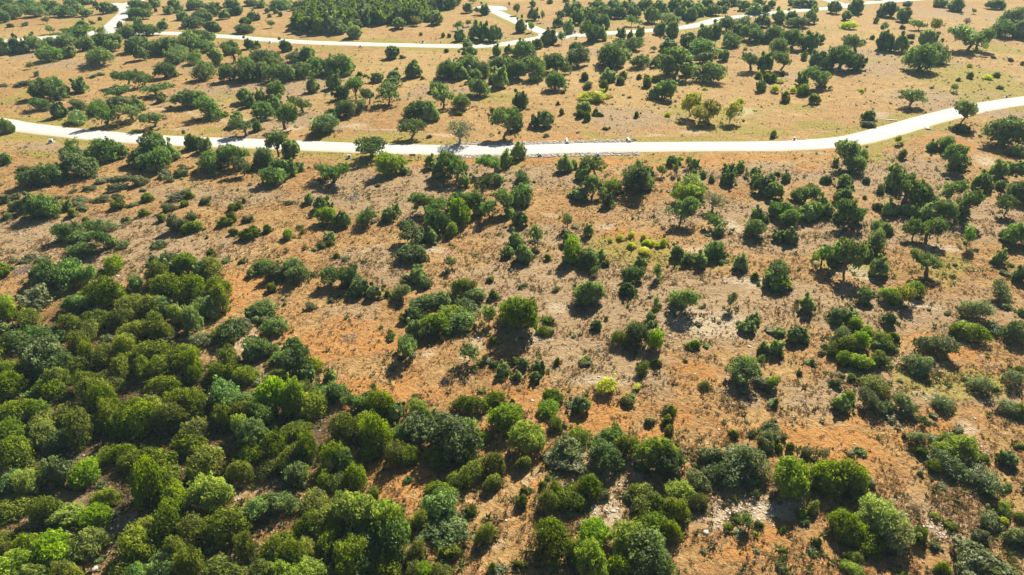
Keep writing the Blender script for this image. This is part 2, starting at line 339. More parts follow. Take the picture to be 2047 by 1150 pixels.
# ------------------------------------------------------------------ ground cover: tufts and stones, each one 'stuff' object
def scatter(n, ymin, ymax):
    py = ymin+(ymax-ymin)*rng.random(n); px = -60+2170*rng.random(n)
    return at(px, py)
def cover():
    # dense near the camera, thinner far away
    X1, Y1 = scatter(150000, 560, 1230); X2, Y2 = scatter(110000, 300, 560); X3, Y3 = scatter(60000, 40, 300)
    pp = [p for p in plants if p['py'] > 150]; rep_ = np.array([int(4+5*p['R']) for p in pp])
    P_ = np.repeat(np.array([[p['x'], p['y'], p['R']] for p in pp]), rep_, axis=0); an = rng.random(len(P_))*6.28; ds = P_[:, 2]*(.75+.75*rng.random(len(P_))**1.5)
    X4 = P_[:, 0]+np.cos(an)*ds; Y4 = P_[:, 1]+np.sin(an)*ds; n4 = len(X4)
    X = np.concatenate([X1, X2, X3, X4]); Y = np.concatenate([Y1, Y2, Y3, Y4]); skirt = np.zeros(len(X), bool); skirt[-n4:] = True
    pale, green, orange, grey, dm = zones(X, Y)
    clump = fbm(X/2.2, Y/2.2, 91, 3)
    keep = (dm > 4.4) & (skirt | (rng.random(len(X)) < np.clip((clump-.36)*4, .05, 1)*(1-.75*pale)*(1-.55*orange)*(.62+.38*grey)))
    X, Y, pale, green, orange, grey, skirt = (v[keep] for v in (X, Y, pale, green, orange, grey, skirt)); n = len(X)
    Z = relief(X, Y, dm[keep]); r = 0.09+0.20*rng.random(n)**1.8+0.08*grey*rng.random(n); h = r*(0.45+0.6*rng.random(n))
    straw = np.array([.56, .38, .20]); brown = np.array([.36, .22, .11]); gg = np.array([.26, .25, .11]); dk = np.array([.10, .085, .045]); gr = np.array([.38, .30, .20]); gn = np.array([.15, .19, .05]); big = rng.random(n) < np.where(Y > 200, .12, .016); big |= skirt & (rng.random(n) < .6); r = np.where(big, .28+.40*rng.random(n), r); h = np.where(big, r*.8, h)
    nb = 7; V = np.zeros((n, nb*3, 3), np.float32)
    a0 = rng.random(n)*6.28
    for k in range(nb):
        a = a0+k*6.283/nb+rng.normal(0, .3, n); ln = r*(.6+.6*rng.random(n)); wd = r*.30
        cx, sx = np.cos(a), np.sin(a)
        bx, by = X+cx*r*.15, Y+sx*r*.15
        V[:, k*3, :] = np.stack([bx-sx*wd, by+cx*wd, Z-.02], 1); V[:, k*3+1, :] = np.stack([bx+sx*wd, by-cx*wd, Z-.02], 1)
        V[:, k*3+2, :] = np.stack([X+cx*ln, Y+sx*ln, Z+h*(.5+.6*rng.random(n))], 1)
    u = rng.random(n)[:, None]; c = np.where(u < .45, straw, np.where(u < .8, brown, gr))
    c = np.where(rng.random(n)[:, None] < .45*grey[:, None], gr, c)
    c = np.where(rng.random(n)[:, None] < .75*green[:, None], gg, c)
    c = np.where(rng.random(n)[:, None] < .05+.10*grey[:, None], gn, c)
    c = np.where(rng.random(n)[:, None] < .10, dk, c); c = np.where(big[:, None], np.where(rng.random(n)[:, None] < .6, gn, np.array([.20, .20, .10])), c)
    c = c*(.75+.5*rng.random(n)[:, None])*np.array([.90, .84, .68])
    col = np.ones((n, nb*3, 4), np.float32); col[:, :, :3] = c[:, None, :]
    F = np.arange(n*nb*3).reshape(-1, 3)
    me = mesh_np('dry_grass', V.reshape(-1, 3), [F], [M['tuft']], attrs={'col': ('FLOAT_COLOR', col)})
    tag(link('dry_grass', me), 'dry straw and brown grass tufts with low weeds covering the open slope', 'grass', kind='stuff')
    # stones
    X1, Y1 = scatter(60000, 560, 1230); X2, Y2 = scatter(60000, 180, 560)
    ax = rng.random(26000); L = ROADS[0][0]; seg = (ax*(len(L)-1)).astype(int); side = np.where(rng.random(26000) < .5, -1, 1)
    T = np.gradient(L, axis=0); T /= np.linalg.norm(T, axis=1)[:, None]
    dd = (3.7+2.4*rng.random(26000))*side; f = (ax*(len(L)-1))%1
    px_ = L[seg]+T[seg]*f[:, None]*np.linalg.norm(L[np.minimum(seg+1, len(L)-1)]-L[seg], axis=1)[:, None]+np.stack([-T[seg, 1], T[seg, 0]], 1)*dd[:, None]
    xa, _ = at(905, 308); xb, _ = at(1270, 290); inr = (px_[:, 0] > xa) & (px_[:, 0] < xb); px_ = px_[inr]
    X = np.concatenate([X1, X2, px_[:, 0]]); Y = np.concatenate([Y1, Y2, px_[:, 1]])
    pale, green, orange, grey, dm = zones(X, Y)
    cl = fbm(X/3.0, Y/3.0, 201, 3)
    pr = .008+.30*pale**1.5*np.clip((cl-.35)*4, .1, 1)+.17*grey*np.clip((cl-.46)*5, 0, 1); pr[-len(px_):] = .9
    keep = (dm > 3.6) & (rng.random(len(X)) < pr)
    X, Y = X[keep], Y[keep]; n = len(X); Z = relief(X, Y, dm[keep]); s = .05+.11*rng.random(n)**2; s[np.cumsum(keep)[-1]-int(keep[-len(px_):].sum()):] *= 1.9; s = s+.16*(rng.random(n) < .03)*rng.random(n)
    t_ = (1+5**.5)/2
    iv = np.array([(-1,t_,0),(1,t_,0),(-1,-t_,0),(1,-t_,0),(0,-1,t_),(0,1,t_),(0,-1,-t_),(0,1,-t_),(t_,0,-1),(t_,0,1),(-t_,0,-1),(-t_,0,1)])/1.9
    fi = np.array([(0,11,5),(0,5,1),(0,1,7),(0,7,10),(0,10,11),(1,5,9),(5,11,4),(11,10,2),(10,7,6),(7,1,8),(3,9,4),(3,4,2),(3,2,6),(3,6,8),(3,8,9),(4,9,5),(2,4,11),(6,2,10),(8,6,7),(9,8,1)])
    V = iv[None]*(1+.35*rng.normal(0, .5, (n, 12, 1)))*s[:, None, None]
    V = V*np.stack([.8+.9*rng.random(n), .8+.9*rng.random(n), .35+.35*rng.random(n)], 1)[:, None, :]
    an = rng.random(n)*6.28; c_, s_ = np.cos(an)[:, None], np.sin(an)[:, None]
    V = np.stack([V[..., 0]*c_-V[..., 1]*s_+X[:, None], V[..., 0]*s_+V[..., 1]*c_+Y[:, None], V[..., 2]+Z[:, None]+.01], -1)
    F = (fi[None]+np.arange(n)[:, None, None]*12).reshape(-1, 3)
    cc = np.array([.44, .40, .35])*(.65+.5*rng.random(n)[:, None]); col = np.ones((n, 12, 4), np.float32); col[:, :, :3] = cc[:, None]
    me = mesh_np('limestone_rubble', V.reshape(-1, 3), [F], [M['stone']], attrs={'col': ('FLOAT_COLOR', col)})
    tag(link('limestone_rubble', me), 'pale loose limestone rubble scattered over the soil and along the road', 'stones', kind='stuff')

# ------------------------------------------------------------------ plant prototypes (unit radius, unit height)
def ico(sub=1):
    import bmesh
    bm = bmesh.new(); bmesh.ops.create_icosphere(bm, subdivisions=sub, radius=1.0)
    v = np.array([x.co[:] for x in bm.verts]); f = np.array([[q.index for q in x.verts] for x in bm.faces]); bm.free(); return v, f
ICV, ICF = ico(1)
def tube(pts, rad, sides=5):
    pts = np.array(pts, float); T = np.gradient(pts, axis=0); T /= np.linalg.norm(T, axis=1)[:, None]+1e-9
    V = []
    for p, t, r in zip(pts, T, rad):
        u = np.cross(t, [0.3, 0.9, 0.2]); u /= np.linalg.norm(u)+1e-9; v = np.cross(t, u)
        a = np.arange(sides)*2*math.pi/sides
        V.append(p+r*(np.cos(a)[:, None]*u+np.sin(a)[:, None]*v))
    V = np.concatenate(V); F = []
    for k in range(len(pts)-1):
        for s in range(sides):
            F.append((k*sides+s, k*sides+(s+1) % sides, (k+1)*sides+(s+1) % sides, (k+1)*sides+s))
    return V, np.array(F)
def join(parts):
    V = []; F = []; n = 0
    for v, f in parts: V.append(v); F.append(f+n); n += len(v)
    return np.concatenate(V), np.concatenate(F)
def limb(p0, p1, r0, r1, r, wig=0.08, n=5, sag=0.0):
    p0, p1 = np.array(p0, float), np.array(p1, float); u = np.linspace(0, 1, n)[:, None]
    mid = p0+(p1-p0)*u; L = np.linalg.norm(p1-p0)
    mid[1:-1] += r.normal(0, wig*L, (n-2, 3)); mid[:, 2] += sag*np.sin(u[:, 0]*math.pi)*L
    return tube(mid, np.linspace(r0, r1, n))
def foliage(cl, r, leaf, per, core=0.62, flat=0.75, spiky=0.0):
    """cl: (n,4) clumps x y z radius. Leaf faces set over every clump, plus a rough inner mass."""
    VV = []; FF = []; TT = []; n0 = 0; QV = []; QT = []
    cen = cl[:, :3]; rad = cl[:, 3]
    for k, (x, y, z, rr) in enumerate(cl):
        m = int(per*(rr/.28)**2*1.25)
        d = r.normal(size=(m, 3)); d /= np.linalg.norm(d, axis=1)[:, None]
        rad_ = rr*(1.0-.28*r.random(m)**2+spiky*r.random(m)**3)
        bump = 1+.16*np.sin(d[:, 0]*5+k)*np.sin(d[:, 1]*6+2*k)+.1*np.sin(d[:, 2]*9+k)
        P = d*(rad_*bump)[:, None]; P[:, 2] *= flat; P += (x, y, z)
        # drop leaves buried in another clump
        D = np.linalg.norm((P[:, None]-cen[None])/np.array([1, 1, flat]), axis=2)/rad[None]; D[:, k] = 9
        ok = (D.min(1) > .72) & (P[:, 2] > 0.01); P = P[ok]; d = d[ok]; m = len(P)
        if m == 0: continue
        nrm = d+.50*r.normal(size=(m, 3)); nrm[:, 2] += .15; nrm /= np.linalg.norm(nrm, axis=1)[:, None]
        u = np.cross(nrm, r.normal(size=(m, 3))); u /= np.linalg.norm(u, axis=1)[:, None]; v = np.cross(nrm, u)
        s = (leaf*(.6+.9*r.random(m)))[:, None]
        e = .55+.3*r.random((m, 1))
        q = np.stack([P-u*s, P-v*s*e+nrm*s*.15, P+u*s, P+v*s*e-nrm*s*.15], 1)
        QV.append(q.reshape(-1, 3)); tk = r.random()**1.2; QT.append(np.repeat(np.clip(tk*.7+.45*r.random(m)-.08, 0, 1), 4))
        if core:
            cv = ICV*(rr*core)*(1+.15*r.normal(size=(len(ICV), 1)))*np.array([1, 1, flat])+(x, y, z); cv[:, 2] = np.maximum(cv[:, 2], 0.0)
            VV.append(cv); FF.append(ICF+n0); n0 += len(cv); TT.append(np.full(len(cv), tk*.4))
    QV = np.concatenate(QV); Q = np.arange(len(QV)).reshape(-1, 4)
    V = np.concatenate(VV+[QV]); Q = Q+n0
    F = ([np.concatenate(FF)] if FF else [])+[Q]
    return V, F, np.concatenate(TT+QT) if TT else np.concatenate(QT)
def clumps_dome(r, n, zlo, zc, rx, rz, cr, inner=.35, asym=.12):
    """clumps spread over a dome: centre height zc, radii rx, rz, none lower than zlo"""
    out_ = []; tries = 0
    off = r.normal(0, asym, 2); lob = r.random(3)*6.28
    while len(out_) < n and tries < n*60:
        tries += 1
        d = r.normal(size=3); d /= np.linalg.norm(d); d[2] = d[2] if d[2] > -.35 else -d[2]
        c_ = cr*(.7+.65*r.random()); az = math.atan2(d[1], d[0])
        lobe = 1-.32*(.5+.5*math.sin(2*az+lob[0]))-.24*(.5+.5*math.sin(5*az+lob[1]))
        k = (.70+.40*r.random()) if r.random() > inner else (.3+.5*r.random())
        p = np.array([d[0]*(rx-c_*.8)*k*lobe+off[0]*d[2], d[1]*(rx-c_*.8)*k*lobe+off[1]*d[2], zc+d[2]*(rz-c_*.55)*k])
        if p[2] < zlo: continue
        if any(np.linalg.norm(p-o_[:3]) < (c_+o_[3])*.50 for o_ in out_): continue
        out_.append(np.array([*p, c_]))
    for _ in range(n//3):      # small sprays that break the outline
        o_ = out_[int(r.random()*n) % len(out_)]; d = o_[:3]-(0, 0, zc); d /= np.linalg.norm(d)+1e-6
        c_ = cr*(.28+.25*r.random()); out_.append(np.array([*(o_[:3]+(d+r.normal(0, .45, 3))*(o_[3]*.95)), c_]))
    out_ = [o_ for o_ in out_ if o_[2] > .04]
    return np.array(out_)
PROTO = {}
def make_proto(kind, v, seed):
    r = np.random.default_rng(seed); bark = []
    leaf = .058; per = 150; core = .62; flat = .75; spiky = .12
    if kind == 'o':       # open spreading live oak: trunk and limbs under an umbrella crown with gaps
        cl = clumps_dome(r, 30+int(12*r.random()), .34, .54, 1.0, .46, .185, .25, .35); lean = r.normal(0, .12, 2)
        fork = np.array([lean[0], lean[1], .26+.08*r.random()]); nst = 1+(r.random() < .45)
        for s in range(nst):
            b0 = np.array([r.normal(0, .05), r.normal(0, .05), -.06])+(0 if s == 0 else np.array([.1, .04, 0]))
            bark.append(limb(b0, fork*(1, 1, 1)+(.12*s, 0, .03*s), .085, .060, r, .05))
        for c in cl[np.argsort(r.random(len(cl)))[:13]]:
            bark.append(limb(fork, c[:3]*(.9, .9, .96), .038, .010, r, .09, 6, .06))
        leaf = .046; per = 135; core = .22; flat = .62; spiky = .35
    elif kind == 'c':     # dense live oak, crown nearly to the ground
        cl = clumps_dome(r, 72, .10, .42, 1.0, .58, .195, .22, .2)
        for s in range(3): bark.append(limb((r.normal(0, .1), r.normal(0, .1), -.06), (r.normal(0, .35), r.normal(0, .35), .5), .06, .02, r))
        leaf = .045; per = 150; core = .30; spiky = .38
        if v % 2:
            cl = clumps_dome(r, 50, .08, .36, 1.0, .62, .20, .40, .34); core = .22; spiky = .6; per = 125; leaf = .048
    elif kind == 'b' or kind == 'p':
        cl = clumps_dome(r, 80, .10, .42, 1.0, .58, .185, .22, .15)
        for s in range(3): bark.append(limb((r.normal(0, .1), r.normal(0, .1), -.06), (r.normal(0, .3), r.normal(0, .3), .55), .055, .02, r))
        leaf = .041; per = 165; spiky = .4; core = .32
    elif kind == 'j':     # juniper: rounded, tufted, taller
        base = clumps_dome(r, 84, .08, .38, 1.0, .62, .175, .2, .08)
        k = 1-.16*np.clip((base[:, 2]-.35)/.6, 0, 1); base[:, 0] *= k; base[:, 1] *= k; cl = base
        for s in range(2): bark.append(limb((r.normal(0, .06), r.normal(0, .06), -.06), (r.normal(0, .15), r.normal(0, .15), .7), .06, .02, r))
        leaf = .036; per = 175; flat = 1.05; spiky = .5; core = .32
    elif kind == 's':
        cl = clumps_dome(r, 34, .10, .38, 1.0, .62, .28, .25, .08)
        bark.append(limb((0, 0, -.05), (0, 0, .5), .06, .02, r))
        leaf = .075; per = 115; flat = .95; spiky = .45; core = .4
    elif kind == 'g':     # loose grey shrub
        cl = clumps_dome(r, 18, .06, .28, 1.0, .66, .30, .4, .2)
        for s in range(4): bark.append(limb((r.normal(0, .15), r.normal(0, .15), -.05), (r.normal(0, .5), r.normal(0, .5), .6), .03, .01, r))
        leaf = .062; per = 150; core = .4; spiky = .5
    elif kind == 'y':
        cl = clumps_dome(r, 16, .16, .45, 1.0, .55, .32, .3, .2)
        for s in range(4): bark.append(limb((r.normal(0, .08), r.normal(0, .08), -.05), (r.normal(0, .5), r.normal(0, .5), .6), .03, .01, r))
        leaf = .070; per = 95; core = .2; spiky = .6
    elif kind in 'ta':    # thin young tree, sparse crown
        cl = clumps_dome(r, 11 if kind == 't' else 17, .36, .6, 1.0, .42, .27, .4, .2)
        fork = np.array([r.normal(0, .08), r.normal(0, .08), .32]); bark.append(limb((0, 0, -.05), fork, .05, .035, r))
        for c in cl: bark.append(limb(fork, c[:3], .022, .007, r, .1, 5))
        leaf = .07; per = 62; core = 0; flat = .7; spiky = .5
    elif kind == 'n':     # open oak on a leaning trunk, limbs in plain view
        cl = clumps_dome(r, 30, .42, .62, 1.0, .40, .17, .15, .3); le = r.normal(0, .16, 2); fork = np.array([le[0], le[1], .30])
        bark.append(limb((-le[0], -le[1], -.05), fork, .075, .050, r, .06))
        for c in cl[:20]: bark.append(limb(fork, c[:3], .030, .009, r, .10, 6, .06))
        leaf = .050; per = 120; core = 0; flat = .6; spiky = .4
    elif kind == 'w':     # loose grey green oak scrub
        cl = clumps_dome(r, 46, .08, .36, 1.0, .62, .20, .40, .30); core = .18; spiky = .65; per = 110; leaf = .048
        for s in range(4): bark.append(limb((r.normal(0, .1), r.normal(0, .1), -.06), (r.normal(0, .35), r.normal(0, .35), .5), .045, .015, r))
    elif kind == 'd':     # nearly bare oak
        cl = clumps_dome(r, 22, .38, .58, 1.0, .44, .2, .3, .2); fork = np.array([.05, .05, .28])
        bark.append(limb((0, 0, -.05), fork, .09, .06, r))
        for c in cl: bark.append(limb(fork, c[:3], .035, .012, r, .1, 6, .05)); e = c[:3]+r.normal(0, .14, (3, 3)); bark += [limb(c[:3], q, .013, .004, r, .1, 4) for q in e]
        leaf = .045; per = 30; core = 0; flat = .7; spiky = .5
    V, F, T = foliage(cl, r, leaf, per, core, flat, spiky)
    BV, BF = join(bark)
    mat = M[{'w': 'greyoak', 'n': 'oak', 'o': 'oak', 'c': 'oak', 'b': 'leafy', 'p': 'pale', 'j': 'jun', 's': 'jun', 'g': 'grey', 'y': 'yel', 't': 'oak', 'a': 'aut', 'd': 'grey'}[kind]]
    nm = kind
    wood = M['deadwood'] if kind == 'd' else M['bark']
    crown = mesh_np('crown', V, F, [mat], attrs={'tint': ('FLOAT', T)})
    trunk = mesh_np('trunk', BV, [BF], [wood], smooth=np.ones(len(BF)))
    nf = sum(len(f) for f in F)
    whole = mesh_np('plant', np.concatenate([V, BV]), F+[BF+len(V)], [mat, wood], mat_idx=np.concatenate([np.zeros(nf), np.ones(len(BF))]),
                    attrs={'tint': ('FLOAT', np.concatenate([T, np.zeros(len(BV))]))})
    r0 = np.percentile(np.hypot(V[:, 0], V[:, 1]), 97); zt = np.percentile(V[:, 2], 99.5)
    PROTO.setdefault(kind, []).append((crown, trunk, whole, r0, zt, (V, F, T, mat)))
for kind, cnt in (('w', 3), ('n', 4), ('o', 7), ('c', 10), ('b', 4), ('j', 6), ('s', 4), ('g', 4), ('t', 5), ('y', 2), ('a', 2), ('p', 1), ('d', 1)):
    for v in range(cnt): make_proto(kind, v, 1000+ord(kind)*31+v)

